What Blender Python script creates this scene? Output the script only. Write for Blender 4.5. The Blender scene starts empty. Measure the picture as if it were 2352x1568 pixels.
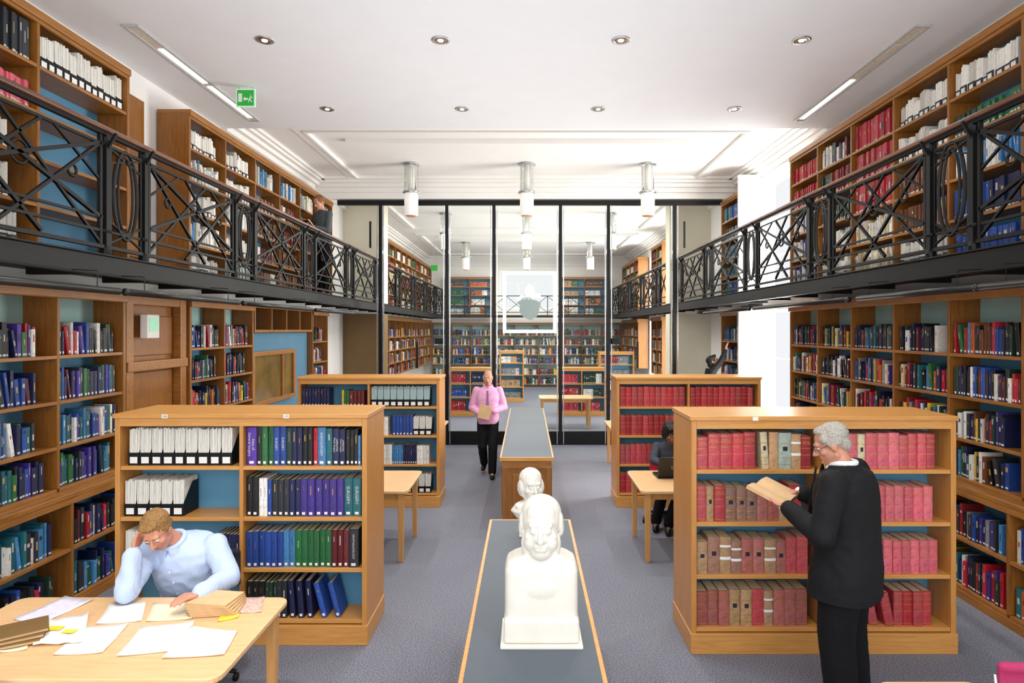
import bpy, bmesh, math, random, time
from mathutils import Vector, Matrix, Euler, noise
S = bpy.context.scene
COL = S.collection
rng = random.Random(7)
PI = math.pi
V = Vector
CH, F = 2.4, 1450.0
def at(px, py, z):
    D = (CH - z) * F / (py - 757.0)
    return ((px - 1210) / F * D, D)
def hexc(h):
    h = h.lstrip('#'); o = []
    for i in (0, 2, 4):
        c = int(h[i:i+2], 16) / 255
        o.append(c/12.92 if c <= .04045 else ((c+.055)/1.055)**2.4)
    return (o[0], o[1], o[2], 1)
# ---------------------------------------------------------------- materials
def nt(name):
    m = bpy.data.materials.new(name); m.use_nodes = True
    return m, m.node_tree.nodes, m.node_tree.links, m.node_tree.nodes['Principled BSDF']
def mk(name, col, rough=.5, metal=0, var=.12, scale=30, bump=0, emit=0, vec=(1, 1, 1), ecol=None, coat=0, bdist=.01, spec=.5, alpha=1):
    if name in bpy.data.materials: return bpy.data.materials[name]
    m, n, l, b = nt(name)
    c = hexc(col) if isinstance(col, str) else col
    tc = n.new('ShaderNodeTexCoord'); mp = n.new('ShaderNodeMapping'); mp.inputs['Scale'].default_value = vec
    no = n.new('ShaderNodeTexNoise'); no.inputs['Scale'].default_value = scale; no.inputs['Detail'].default_value = 4
    l.new(tc.outputs['Object'], mp.inputs['Vector']); l.new(mp.outputs[0], no.inputs['Vector'])
    r = n.new('ShaderNodeValToRGB')
    r.color_ramp.elements[0].position = .3; r.color_ramp.elements[1].position = .7
    r.color_ramp.elements[0].color = (c[0]*(1-var), c[1]*(1-var), c[2]*(1-var), 1)
    r.color_ramp.elements[1].color = (min(1, c[0]*(1+var*.6)), min(1, c[1]*(1+var*.6)), min(1, c[2]*(1+var*.6)), 1)
    l.new(no.outputs[0], r.inputs[0]); l.new(r.outputs[0], b.inputs['Base Color'])
    b.inputs['Roughness'].default_value = rough; b.inputs['Metallic'].default_value = metal
    b.inputs['Coat Weight'].default_value = coat; b.inputs['Specular IOR Level'].default_value = spec; b.inputs['Alpha'].default_value = alpha
    if bump:
        bp = n.new('ShaderNodeBump'); bp.inputs['Strength'].default_value = bump; bp.inputs['Distance'].default_value = bdist
        l.new(no.outputs[0], bp.inputs['Height']); l.new(bp.outputs[0], b.inputs['Normal'])
    if emit:
        b.inputs['Emission Color'].default_value = hexc(ecol) if ecol else c
        b.inputs['Emission Strength'].default_value = emit
    return m
def wood(name, c1, c2, vec, rough=.35):
    m, n, l, b = nt(name)
    tc = n.new('ShaderNodeTexCoord'); mp = n.new('ShaderNodeMapping'); mp.inputs['Scale'].default_value = vec
    no = n.new('ShaderNodeTexNoise'); no.inputs['Scale'].default_value = 3; no.inputs['Detail'].default_value = 8
    no.inputs['Roughness'].default_value = .65; no.inputs['Distortion'].default_value = .4
    oi = n.new('ShaderNodeObjectInfo'); ad = n.new('ShaderNodeVectorMath'); ad.operation = 'ADD'
    l.new(tc.outputs['Object'], ad.inputs[0]); l.new(oi.outputs['Location'], ad.inputs[1])
    l.new(ad.outputs[0], mp.inputs['Vector']); l.new(mp.outputs[0], no.inputs['Vector'])
    r = n.new('ShaderNodeValToRGB'); r.color_ramp.elements[0].position = .3; r.color_ramp.elements[1].position = .7
    r.color_ramp.elements[0].color = hexc(c1); r.color_ramp.elements[1].color = hexc(c2)
    l.new(no.outputs[0], r.inputs[0]); l.new(r.outputs[0], b.inputs['Base Color'])
    b.inputs['Roughness'].default_value = rough
    bp = n.new('ShaderNodeBump'); bp.inputs['Strength'].default_value = .06; bp.inputs['Distance'].default_value = .004
    l.new(no.outputs[0], bp.inputs['Height']); l.new(bp.outputs[0], b.inputs['Normal'])
    return m
WV = wood('oak_upright', '#bd7f3e', '#d29850', (16, 16, 1.2))
WH = wood('oak_level', '#c48642', '#daa25a', (1.2, 16, 16))
DV = wood('old_oak_upright', '#7c4c1c', '#a0682a', (14, 14, 1.2))
DH = wood('old_oak_level', '#885422', '#ae7634', (1.2, 14, 14))
TB = wood('beech_top', '#e0b280', '#eec898', (1.2, 12, 12), .3)
TL = wood('beech_leg', '#cc9454', '#dfa868', (12, 12, 1.2), .4)
BLUE = mk('blue_back_panel', '#5896bc', .6, var=.05, scale=4)
PALE = mk('pale_lit_back_panel', '#9cc2c0', .6, var=.06, scale=4)
WHITE = mk('white_plaster', '#f2f1ee', .8, var=.015, scale=3)
CEILM = mk('pale_ceiling_plaster', '#e8e9ec', .8, var=.015, scale=3)
CREAM = mk('cream_wall', '#e0dcc8', .7, var=.03, scale=3)
TAN = mk('tan_panel', '#7d6038', .5, var=.08, scale=3)
IRON = mk('black_iron', '#060708', .5, 0, var=.2, scale=40, bump=.05, spec=.3)
BLACK = mk('black_frame', '#08090b', .4, var=.1, spec=.3)
CHROME = mk('brushed_steel', '#c5c8ca', .25, .9, var=.05)
RAILW = wood('handrail_wood', '#4d2c1a', '#6b4028', (10, 1, 10))
GREYTOP = mk('grey_linoleum', '#525b66', .5, var=.05, scale=60, spec=.35)
MARBLE = mk('white_marble', '#e4e1d8', .42, var=.05, scale=7)
PAPER = mk('white_paper', '#f4f2ee', .7, var=.02, scale=5)
PAGES = mk('page_edges', '#d9cba8', .8, var=.18, scale=120, vec=(6, 1, 1))
OLDPAPER = mk('old_paper', '#d8b588', .8, var=.1, scale=12)
STICK = mk('white_sticker', '#f0f0ee', .6, var=.03)
GOLD = mk('gold_foil', '#d8a848', .35, .6, var=.08)
LETW = mk('white_lettering', '#dcdad2', .6, var=.02)
LETB = mk('dark_lettering', '#202028', .6, var=.05)
SKIN = mk('skin', '#d8a085', .5, var=.08, scale=14)
SKIN2 = mk('skin_ruddy', '#cc8f76', .5, var=.12, scale=14)
def objmat(name, rough):
    m, n, l, b = nt(name)
    oi = n.new('ShaderNodeObjectInfo'); tc = n.new('ShaderNodeTexCoord')
    no = n.new('ShaderNodeTexNoise'); no.inputs['Scale'].default_value = 22; no.inputs['Detail'].default_value = 6; no.inputs['Roughness'].default_value = .7
    l.new(tc.outputs['Object'], no.inputs['Vector'])
    mr = n.new('ShaderNodeMapRange'); mr.inputs['From Min'].default_value = .3; mr.inputs['From Max'].default_value = .7; mr.inputs['To Min'].default_value = .6; mr.inputs['To Max'].default_value = 1.3
    l.new(no.outputs[0], mr.inputs[0])
    mx = n.new('ShaderNodeVectorMath'); mx.operation = 'MULTIPLY'
    l.new(oi.outputs['Color'], mx.inputs[0]); l.new(mr.outputs[0], mx.inputs[1]); l.new(mx.outputs[0], b.inputs['Base Color'])
    b.inputs['Roughness'].default_value = rough
    return m
CLOTH = objmat('book_cloth', .5)
def attmat(name):
    m, n, l, b = nt(name)
    a = n.new('ShaderNodeAttribute'); a.attribute_name = 'Col'
    tc = n.new('ShaderNodeTexCoord'); no = n.new('ShaderNodeTexNoise'); no.inputs['Scale'].default_value = 40
    l.new(tc.outputs['Object'], no.inputs['Vector'])
    mr = n.new('ShaderNodeMapRange'); mr.inputs['To Min'].default_value = .75; mr.inputs['To Max'].default_value = 1.15
    l.new(no.outputs[0], mr.inputs[0])
    mx = n.new('ShaderNodeVectorMath'); mx.operation = 'MULTIPLY'
    l.new(a.outputs['Color'], mx.inputs[0]); l.new(mr.outputs[0], mx.inputs[1]); l.new(mx.outputs[0], b.inputs['Base Color'])
    b.inputs['Roughness'].default_value = .5
    return m
ATT = attmat('mixed_book_cloth')
def carpet():
    m, n, l, b = nt('grey_carpet')
    tc = n.new('ShaderNodeTexCoord')
    n1 = n.new('ShaderNodeTexNoise'); n1.inputs['Scale'].default_value = 110; n1.inputs['Detail'].default_value = 3
    n2 = n.new('ShaderNodeTexNoise'); n2.inputs['Scale'].default_value = 1.2; n2.inputs['Detail'].default_value = 3
    l.new(tc.outputs['Object'], n1.inputs['Vector']); l.new(tc.outputs['Object'], n2.inputs['Vector'])
    r = n.new('ShaderNodeValToRGB'); r.color_ramp.elements[0].position = .35; r.color_ramp.elements[1].position = .65
    r.color_ramp.elements[0].color = hexc('#535764'); r.color_ramp.elements[1].color = hexc('#979aa8')
    l.new(n1.outputs[0], r.inputs[0])
    mr = n.new('ShaderNodeMapRange'); mr.inputs['To Min'].default_value = .85; mr.inputs['To Max'].default_value = 1.1
    l.new(n2.outputs[0], mr.inputs[0])
    mx = n.new('ShaderNodeVectorMath'); mx.operation = 'MULTIPLY'
    l.new(r.outputs[0], mx.inputs[0]); l.new(mr.outputs[0], mx.inputs[1]); l.new(mx.outputs[0], b.inputs['Base Color'])
    bp = n.new('ShaderNodeBump'); bp.inputs['Strength'].default_value = .5; bp.inputs['Distance'].default_value = .01
    l.new(n1.outputs[0], bp.inputs['Height']); l.new(bp.outputs[0], b.inputs['Normal'])
    b.inputs['Roughness'].default_value = .95
    return m
CARPET = carpet()
def glassmat(name, tint, fac):
    m = bpy.data.materials.new(name); m.use_nodes = True; n = m.node_tree.nodes; l = m.node_tree.links
    n.clear(); o = n.new('ShaderNodeOutputMaterial'); t = n.new('ShaderNodeBsdfTransparent'); g = n.new('ShaderNodeBsdfGlossy')
    t.inputs[0].default_value = tint; g.inputs['Roughness'].default_value = .02
    x = n.new('ShaderNodeMixShader'); lw = n.new('ShaderNodeLayerWeight'); lw.inputs[0].default_value = fac
    l.new(lw.outputs['Fresnel'], x.inputs[0]); l.new(t.outputs[0], x.inputs[1]); l.new(g.outputs[0], x.inputs[2]); l.new(x.outputs[0], o.inputs[0])
    return m
GLASS = glassmat('clear_glass', (.97, .99, .98, 1), .13)
# ---------------------------------------------------------------- mesh helpers
class MB:
    def __init__(s): s.v = []; s.f = []; s.c = []
    def quad(s, a, b, c, d, col=None):
        i = len(s.v); s.v += [tuple(a), tuple(b), tuple(c), tuple(d)]; s.f.append((i, i+1, i+2, i+3)); s.c.append(col)
    def hexa(s, p, col=None):
        i = len(s.v); s.v += [tuple(q) for q in p]
        for q in ((0, 3, 2, 1), (4, 5, 6, 7), (0, 1, 5, 4), (1, 2, 6, 5), (2, 3, 7, 6), (3, 0, 4, 7)):
            s.f.append(tuple(i+k for k in q)); s.c.append(col)
        return s
    def box(s, x0, x1, y0, y1, z0, z1, col=None):
        return s.hexa([(x0, y0, z0), (x1, y0, z0), (x1, y1, z0), (x0, y1, z0), (x0, y0, z1), (x1, y0, z1), (x1, y1, z1), (x0, y1, z1)], col)
    def bar(s, p, q, w, h=None, up=(0, 0, 1)):
        h = h or w; p = V(p); q = V(q); d = (q-p).normalized(); u = V(up)
        if abs(d.dot(u)) > .98: u = V((0, 1, 0))
        r = d.cross(u).normalized()*w/2; t = r.cross(d).normalized()*h/2
        return s.hexa([p-r-t, p+r-t, q+r-t, q-r-t, p-r+t, p+r+t, q+r+t, q-r+t])
    def tube(s, pts, r, n=8, closed=False, radii=None):
        pts = [V(p) for p in pts]; m = len(pts); base = len(s.v)
        for k, p in enumerate(pts):
            a = pts[(k-1) % m] if (closed or k) else p; b = pts[(k+1) % m] if (closed or k < m-1) else p
            d = (b-a).normalized()
            if closed:
                cen = sum(pts, V((0, 0, 0)))/m; u = (pts[0]-cen).cross(pts[m//4]-cen).normalized()
            else: u = V((0, 0, 1)) if abs(d.z) < .95 else V((1, 0, 0))
            e = d.cross(u)
            e = e.normalized() if e.length > 1e-6 else V((1, 0, 0)); g = e.cross(d).normalized()
            rr = radii[k] if radii else r
            for j in range(n):
                t = 2*PI*j/n; s.v.append(tuple(p+e*math.cos(t)*rr+g*math.sin(t)*rr))
        for k in range(m if closed else m-1):
            for j in range(n):
                a = base+k*n+j; b = base+k*n+(j+1) % n; k2 = (k+1) % m
                s.f.append((a, b, base+k2*n+(j+1) % n, base+k2*n+j)); s.c.append(None)
        if not closed:
            s.f.append(tuple(base+j for j in range(n))[::-1]); s.c.append(None)
            s.f.append(tuple(base+(m-1)*n+j for j in range(n))); s.c.append(None)
        return s
    def lathe(s, prof, c=(0, 0, 0), n=24):
        base = len(s.v)
        for r, z in prof:
            for j in range(n):
                t = 2*PI*j/n; s.v.append((c[0]+r*math.cos(t), c[1]+r*math.sin(t), c[2]+z))
        for k in range(len(prof)-1):
            for j in range(n):
                s.f.append((base+k*n+j, base+k*n+(j+1) % n, base+(k+1)*n+(j+1) % n, base+(k+1)*n+j)); s.c.append(None)
        s.f.append(tuple(base+j for j in range(n))[::-1]); s.c.append(None)
        s.f.append(tuple(base+(len(prof)-1)*n+j for j in range(n))); s.c.append(None)
        return s
    def prism(s, poly, a0, a1, axis='z'):
        base = len(s.v); n = len(poly)
        for a in (a0, a1):
            for (p, q) in poly:
                s.v.append({'z': (p, q, a), 'y': (p, a, q), 'x': (a, p, q)}[axis])
        s.f.append(tuple(base+i for i in range(n))[::-1]); s.f.append(tuple(base+n+i for i in range(n)))
        s.c += [None, None]
        for i in range(n):
            s.f.append((base+i, base+(i+1) % n, base+n+(i+1) % n, base+n+i)); s.c.append(None)
        return s
    def mesh(s, name, mat, smooth=False):
        me = bpy.data.meshes.new(name); me.from_pydata(s.v, [], s.f)
        if s.c and s.c[0] is not None:
            ca = me.color_attributes.new('Col', 'FLOAT_COLOR', 'CORNER'); arr = []
            for f, c in zip(s.f, s.c): arr += list(c)*len(f)
            ca.data.foreach_set('color', arr)
        if smooth: me.polygons.foreach_set('use_smooth', [True]*len(me.polygons))
        me.materials.append(mat); me.update(); return me
    def build(s, name, mat, parent=None, smooth=False, bevel=0, fix=True):
        me = s.mesh(name, mat, smooth)
        if fix:
            bm = bmesh.new(); bm.from_mesh(me); bmesh.ops.recalc_face_normals(bm, faces=bm.faces); bm.to_mesh(me); bm.free()
        o = bpy.data.objects.new(name, me); COL.objects.link(o); o.parent = parent
        if bevel:
            b = o.modifiers.new('bevel', 'BEVEL'); b.width = bevel; b.segments = 2; b.limit_method = 'ANGLE'
        return o
def bx(name, mat, parent, *a, bevel=0): return MB().box(*a).build(name, mat, parent, bevel=bevel)
def struct(o): o['kind'] = 'structure'; return o
def tag(o, label, cat, group=None):
    o['label'] = label; o['category'] = cat
    if group: o['group'] = group
    return o
def empty(name, loc, label, cat, group=None, rot=0):
    o = bpy.data.objects.new(name, None); COL.objects.link(o); o.location = loc; o.rotation_euler = (0, 0, rot)
    o.empty_display_size = .05
    return tag(o, label, cat, group)
_txt = {}
def textmesh(s, size, mat):
    size = round(size, 3); k = (s, mat.name)
    if k not in _txt:
        c = bpy.data.curves.new('t', 'FONT'); c.body = s; c.size = 1; c.align_x = 'CENTER'; c.align_y = 'CENTER'; c.extrude = 0; c.resolution_u = 2
        o = bpy.data.objects.new('t', c); COL.objects.link(o)
        dg = bpy.context.evaluated_depsgraph_get(); me = bpy.data.meshes.new_from_object(o.evaluated_get(dg))
        me.materials.clear(); me.materials.append(mat); bpy.data.objects.remove(o); _txt[k] = me
    k2 = (s, mat.name, size)
    if k2 not in _txt:
        me = _txt[k].copy(); me.transform(Matrix.Scale(size, 4)); _txt[k2] = me
    return _txt[k2]
for s_, m_ in (('MEDICAL\nDIRECTORY', GOLD), ('SURGERY', LETW), ('OPHTHALMOLOGY', LETW), ('Atlas of\nGeneral Surgery', LETW), ('ENDOSURGERY', LETW), ('OPERATIVE\nPlastic Surgery', LETW), ('108', LETB), ('109', LETB), ('hp', CHROME)):
    textmesh(s_, 1, m_)
def text(name, s, size, mat, parent, loc, mode='h', rotz=0):
    o = bpy.data.objects.new(name, textmesh(s, size, mat)); COL.objects.link(o); o.parent = parent
    if mode == 'h': R = Matrix(((1, 0, 0), (0, 0, -1), (0, 1, 0)))
    else: R = Matrix(((0, 1, 0), (0, 0, -1), (-1, 0, 0)))
    o.matrix_local = Matrix.Translation(loc) @ (Matrix.Rotation(rotz, 4, 'Z') @ R.to_4x4())
    return o
# ---------------------------------------------------------------- blobs / people
def E(c, r, R=None): return ('e', V(c), r, R or Matrix.Identity(3))
def C(a, b, r0, r1=None): return ('c', V(a), V(b), r0, r0 if r1 is None else r1)
def B(c, h, R=None): return ('b', V(c), h, R or Matrix.Identity(3))
def LF(rings, A, Fw, ex=2.4): return ('l', rings, V(A), V(Fw), ex)
def blob(name, prims, mat, parent=None, origin=(0, 0, 0), voxel=.009, it=3, cuts=(), wr=0, wf=(9, 9, 9)):
    bm = bmesh.new()
    for p in prims:
        if p[0] == 'e':
            bmesh.ops.create_uvsphere(bm, u_segments=18, v_segments=12, radius=1, matrix=Matrix.Translation(p[1]) @ p[3].to_4x4() @ Matrix.Diagonal((*p[2], 1)))
        elif p[0] == 'b':
            bmesh.ops.create_cube(bm, size=2, matrix=Matrix.Translation(p[1]) @ p[3].to_4x4() @ Matrix.Diagonal((*p[2], 1)))
        elif p[0] == 'l':
            _, rings, A, Fw, ex = p; n = 28; prev = None
            for k, (c, a, b) in enumerate(rings):
                cur = []
                for j in range(n):
                    t = 2*PI*j/n; ct, st_ = math.cos(t), math.sin(t)
                    x = math.copysign(abs(ct)**(2/ex), ct)*a; y = math.copysign(abs(st_)**(2/ex), st_)*b
                    cur.append(bm.verts.new(V(c)+A*x+Fw*y))
                if prev:
                    for j in range(n): bm.faces.new((prev[j], prev[(j+1) % n], cur[(j+1) % n], cur[j]))
                else: bm.faces.new(cur[::-1])
                prev = cur
            bm.faces.new(prev)
        else:
            a, b, r0, r1 = p[1:]
            for q, r in ((a, r0), (b, r1)): bmesh.ops.create_uvsphere(bm, u_segments=14, v_segments=8, radius=r, matrix=Matrix.Translation(q))
            d = b-a
            if d.length > 1e-4:
                bmesh.ops.create_cone(bm, cap_ends=True, segments=14, radius1=r0, radius2=r1, depth=d.length, matrix=Matrix.Translation((a+b)/2) @ d.to_track_quat('Z', 'Y').to_matrix().to_4x4())
    bmesh.ops.recalc_face_normals(bm, faces=bm.faces)
    me = bpy.data.meshes.new('tmp'); bm.to_mesh(me); bm.free()
    if voxel:
        o = bpy.data.objects.new('tmp', me); COL.objects.link(o)
        m = o.modifiers.new('r', 'REMESH'); m.mode = 'VOXEL'; m.voxel_size = voxel
        if it:
            sm = o.modifiers.new('s', 'SMOOTH'); sm.factor = .5; sm.iterations = it
        dg = bpy.context.evaluated_depsgraph_get(); me2 = bpy.data.meshes.new_from_object(o.evaluated_get(dg))
        bpy.data.objects.remove(o); bpy.data.meshes.remove(me)
    else: me2 = me
    if wr:
        for v in me2.vertices:
            c = v.co; q = V((c.x*wf[0], c.y*wf[1], c.z*wf[2]))
            w = noise.noise(q)
            w2 = 1-abs(noise.noise(q*1.3+V((3, 7, 1))))*3
            v.co = c + v.normal*wr*(w*.8+max(-1, w2)*.5)
    if cuts:
        bm = bmesh.new(); bm.from_mesh(me2)
        for (co, no) in cuts:
            r = bmesh.ops.bisect_plane(bm, geom=bm.verts[:]+bm.edges[:]+bm.faces[:], plane_co=V(co), plane_no=V(no), clear_outer=True)
            ed = [g for g in r['geom_cut'] if isinstance(g, bmesh.types.BMEdge)]
            if ed: bmesh.ops.holes_fill(bm, edges=ed)
        bm.to_mesh(me2); bm.free()
    me2.polygons.foreach_set('use_smooth', [True]*len(me2.polygons))
    me2.transform(Matrix.Translation(-V(origin))); me2.name = name; me2.materials.clear(); me2.materials.append(mat)
    ob = bpy.data.objects.new(name, me2); COL.objects.link(ob); ob.parent = parent
    if parent is None: ob.location = origin
    return ob
def headframe(c, f, up=(0, 0, 1), s=1):
    f = V(f).normalized(); r = f.cross(V(up)).normalized(); u = r.cross(f).normalized()
    R = Matrix((r, f, u)).transposed()
    return V(c), R, s
def hp(fr, p): return fr[0] + fr[1] @ (V(p)*fr[2])
def head_prims(fr, wide=1.0):
    c, R, s = fr
    e = lambda p, r: E(hp(fr, p), tuple(x*s for x in r), R)
    k = lambda a, b, r0, r1=None: C(hp(fr, a), hp(fr, b), r0*s, (r0 if r1 is None else r1)*s)
    w = wide
    return [e((0, -.015, .03), (.075*w, .094, .086)), e((0, .022, -.03), (.062*w, .068, .082)), e((0, .054, -.092), (.034*w, .030, .024)),
            k((0, .086, .012), (0, .112, -.024), .008, .0125), e((.013, .098, -.028), (.008, .010, .008)), e((-.013, .098, -.028), (.008, .010, .008)),
            k((-.036, .072, .030), (.036, .072, .030), .013), e((.040*w, .055, -.022), (.022, .024, .022)), e((-.040*w, .055, -.022), (.022, .024, .022)),
            k((-.02, .084, -.052), (.02, .084, -.052), .0065), k((-.017, .083, -.066), (.017, .083, -.066), .0075),
            e((.077*w, -.005, -.005), (.010, .020, .032)), e((-.077*w, -.005, -.005), (.010, .020, .032)),
            k((.052*w, .0, -.06), (.02, .05, -.09), .022), k((-.052*w, .0, -.06), (-.02, .05, -.09), .022)]
def hand_prims(w, d, n, curl, side, s=1.0):
    w = V(w); d = V(d).normalized(); n = V(n); n = (n - d*n.dot(d)).normalized(); t = d.cross(n).normalized()*side
    out = []
    for i, (o, L) in enumerate(((.030, .072), (.010, .080), (-.010, .074), (-.029, .058))):
        k = w + d*(.088-.004*abs(i-1))*s + t*o*s
        out.append(C(w + t*o*.55*s + d*.01*s, k, .014*s, .0115*s))
        p = k; a = curl*.5
        for j, fr in enumerate((.45, .32, .23)):
            q = p + (d*math.cos(a)+n*math.sin(a))*L*fr*s
            out.append(C(p, q, (.0100-.0012*j)*s, (.0090-.0012*j)*s)); p = q; a += curl
    b = w + d*.022*s + t*.026*s; p = b + (d*.6+t*.75).normalized()*.04*s; q = p + (d*.85+t*.3+n*.35).normalized()*.034*s; r = q + (d*.9+n*.4*curl).normalized()*.024*s
    out += [C(b, p, .015*s, .012*s), C(p, q, .0115*s, .010*s), C(q, r, .010*s, .008*s)]
    return out
def person(label, P, z0, face, J, headdir, top_mat, leg_mat, shoe_mat, skin, hair_mat, hair='short', s=1.0, girth=1.0, hem=None, collar=None, glasses=False, headup=(0, 0, 1),
           hands=None, extra=None, topname='shirt', voxel=.010, loose=0, wr=.006, cuff=None, bv=.0085, brow=None, legx=0):
    f = V((face[0], face[1], 0)).normalized(); l = V((0, 0, 1)).cross(f)
    P = V((P[0], P[1], z0))
    W = lambda q: P + (l*q[0] + f*q[1] + V((0, 0, q[2])))*s
    j = {k: W(v) for k, v in J.items()}
    D3 = lambda q: (l*q[0]+f*q[1]+V((0, 0, q[2]))).normalized()
    root = empty('person', P, label, 'person')
    hd = D3(headdir); fr = headframe(j['head'], hd, headup, s)
    U = (j['neck']-j['pelvis']).normalized(); A = (j['shL']-j['shR']).normalized(); Fw = A.cross(U).normalized(); A2 = U.cross(Fw)
    R = Matrix((A2, Fw, U)).transposed()
    hw = (j['shL']-j['shR']).length/2
    def loft(i, low=None):
        pe, ch, ne = j['pelvis'], j['chest'], j['neck']; g = girth*s
        sh = (j['shL']+j['shR'])/2
        r = []
        if low is not None:
            r.append((W((0, 0, low)), .182*g+i, .136*g+i)); r.append((W((0, 0, low)).lerp(pe, .6), .178*g+i, .132*g+i))
        else: r.append((pe-U*.08*s, .145*g+i, .11*g+i))
        r += [(pe+U*.02*s, .160*g+i, .120*g+i), (pe.lerp(ch, .45), .152*g+i, .116*g+i), (ch, .165*g+i, .118*g+i), (ch.lerp(sh, .65), max(.155*g, hw*.95)+i, .108*g+i), (sh+U*.02*s, hw*.86+i, .088*g+i),
              (sh.lerp(ne, .55)+U*.015*s, .095*s+i*.6, .072*s+i*.6), (ne+U*.012*s, .062*s+i*.3, .060*s+i*.3)]
        return [LF(r, A2, Fw)]
    def arms(i, e=1.0, i2=None):
        o = []
        for a in 'LR':
            w = j['el'+a].lerp(j['wr'+a], e)
            o += [C(j['sh'+a], j['el'+a], .05*s+i, .041*s+i), C(j['el'+a], w, .041*s+i, .028*s+(i if i2 is None else i2))]
        return o
    def legs(i, e=1.0, lo=None):
        o = []
        for a in 'LR':
            w = j['kn'+a].lerp(j['an'+a], e)
            o += [C(j['hip'+a], j['kn'+a], .080*s+i, .057*s+i), C(j['kn'+a], w, .057*s+i, .038*s+(i if lo is None else lo))]
        return o
    feet = []
    for a in 'LR': feet += [C(j['an'+a]-V((0, 0, .03*s)), j['toe'+a], .036*s, .03*s)]
    hands = hands or {}
    hpz = []
    for a in 'LR':
        d, n, cu = hands.get(a, ((0, 1, 0), (0, 0, 1), .5))
        hpz += hand_prims(j['wr'+a], D3(d), D3(n), cu, 1 if a == 'R' else -1, s*1.02)
    body = loft(-.022) + arms(-.004) + legs(-.008) + [C(j['neck']-U*.02*s, hp(fr, (0, -.02, -.05)), .056*s, .052*s)] + head_prims(fr) + hpz + feet
    blob('body', body, skin, root, P, voxel=bv, it=2)
    cuts = []
    if hem is not None: cuts = [(W((0, 0, hem)), (0, 0, -1))]
    tp = loft(.006+loose, hem-.03 if hem is not None else None) + arms(.010+loose, .93, .012+loose*.7)
    blob(topname, tp, top_mat, root, P, voxel=voxel, it=4, cuts=cuts, wr=wr)
    pr = [LF([(j['pelvis']-U*.10*s, .15*s*girth, .118*s*girth), (j['pelvis']+U*.08*s, .150*s*girth, .112*s*girth)], A2, Fw)]
    blob('trousers', pr + legs(.012+loose*.8+legx, .97, .024+loose*.6+legx), leg_mat, root, P, voxel=voxel+.002, it=4, wr=wr*.7)
    if cuff:
        for a in 'LR': blob('shirt_cuff', [C(j['el'+a].lerp(j['wr'+a], .9), j['el'+a].lerp(j['wr'+a], 1.0), .038*s, .036*s)], cuff, root, P, voxel=0)
    for a in 'LR':
        an = j['an'+a]; to = j['toe'+a]; d = (to-an); d.z = 0; d = d.normalized() if d.length > .01 else f
        h = V((an.x, an.y, an.z-.05*s)); tt = V((to.x, to.y, h.z*.5+to.z*.5-.004))
        blob('shoe', [C(h, tt, .045*s, .036*s), C(h - d*.03*s, h, .036*s, .042*s)], shoe_mat, root, P, voxel=0)
    e = lambda p, r: E(hp(fr, p), tuple(x*s for x in r), fr[1])
    side = [e((.066, -.02, .02), (.018, .05, .035)), e((-.066, -.02, .02), (.018, .05, .035)), e((0, -.07, -.01), (.065, .042, .06))]
    if hair == 'short': hh = [e((0, -.028, .05), (.083, .094, .079)), e((0, .035, .10), (.055, .04, .022))] + side
    elif hair == 'thin': hh = [e((0, -.036, .05), (.081, .092, .076)), e((0, .012, .098), (.052, .045, .022)), e((.06, .02, .05), (.02, .03, .03)), e((-.06, .02, .05), (.02, .03, .03))] + side
    elif hair == 'balding':
        hh = [e((0, -.062, .01), (.076, .058, .062)), e((.068, -.02, .01), (.014, .05, .03)), e((-.068, -.02, .01), (.014, .05, .03)), e((0, -.035, .075), (.06, .06, .047))]
    elif hair == 'curly': hh = [e((0, -.03, .05), (.105, .11, .098)), e((.075, -.03, -.02), (.04, .06, .06)), e((-.075, -.03, -.02), (.04, .06, .06)), e((0, -.09, -.04), (.09, .05, .09)), e((0, .03, .11), (.07, .05, .035))]
    else:
        hh = [e((0, -.03, .04), (.09, .10, .088)), e((.06, -.05, -.06), (.04, .055, .10)), e((-.06, -.05, -.06), (.04, .055, .10)), e((0, -.085, -.10), (.075, .045, .15)), e((0, .035, .10), (.06, .045, .025))]
    blob('hair', hh, hair_mat, root, P, voxel=.006, it=1, wr=.005 if hair != 'curly' else .014, wf=(60, 60, 35))
    for sx in (-1, 1):
        blob('eye', [e((sx*.029, .073, .006), (.012, .0125, .008))], EYEW, root, P, voxel=0)
        blob('iris', [e((sx*.029, .083, .003), (.0055, .004, .0055))], EYED, root, P, voxel=0)
        blob('eyebrow', [C(hp(fr, (sx*.016, .087, .030)), hp(fr, (sx*.042, .078, .031)), .0045*s, .003*s)], brow or hair_mat, root, P, voxel=0)
    blob('mouth', [C(hp(fr, (-.018, .089, -.0595)), hp(fr, (.018, .089, -.0595)), .0032*s)], LIP, root, P, voxel=0)
    if collar:
        m = MB(); pts = []
        nb = j['neck'] + (hp(fr, (0, -.02, -.05))-j['neck'])*.18
        for k in range(16):
            t = 2*PI*k/16; pts.append(nb + A2*math.cos(t)*.068*s + Fw*math.sin(t)*.070*s - U*.02*s*max(0, math.sin(t)) - P)
        m.tube(pts, .017*s, 8, True); m.build('collar', collar, root, True)
        for sx in (-1, 1):
            q = nb + Fw*.084*s - U*.02*s - P
            MB().hexa([q+A2*sx*.008, q+A2*sx*.065-Fw*.02, q+A2*sx*.06-U*.06, q+A2*sx*.018-U*.065+Fw*.012, q+A2*sx*.008+Fw*.008, q+A2*sx*.065-Fw*.012, q+A2*sx*.06-U*.06+Fw*.012, q+A2*sx*.018-U*.065+Fw*.02]).build('collar_point', collar, root)
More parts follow.
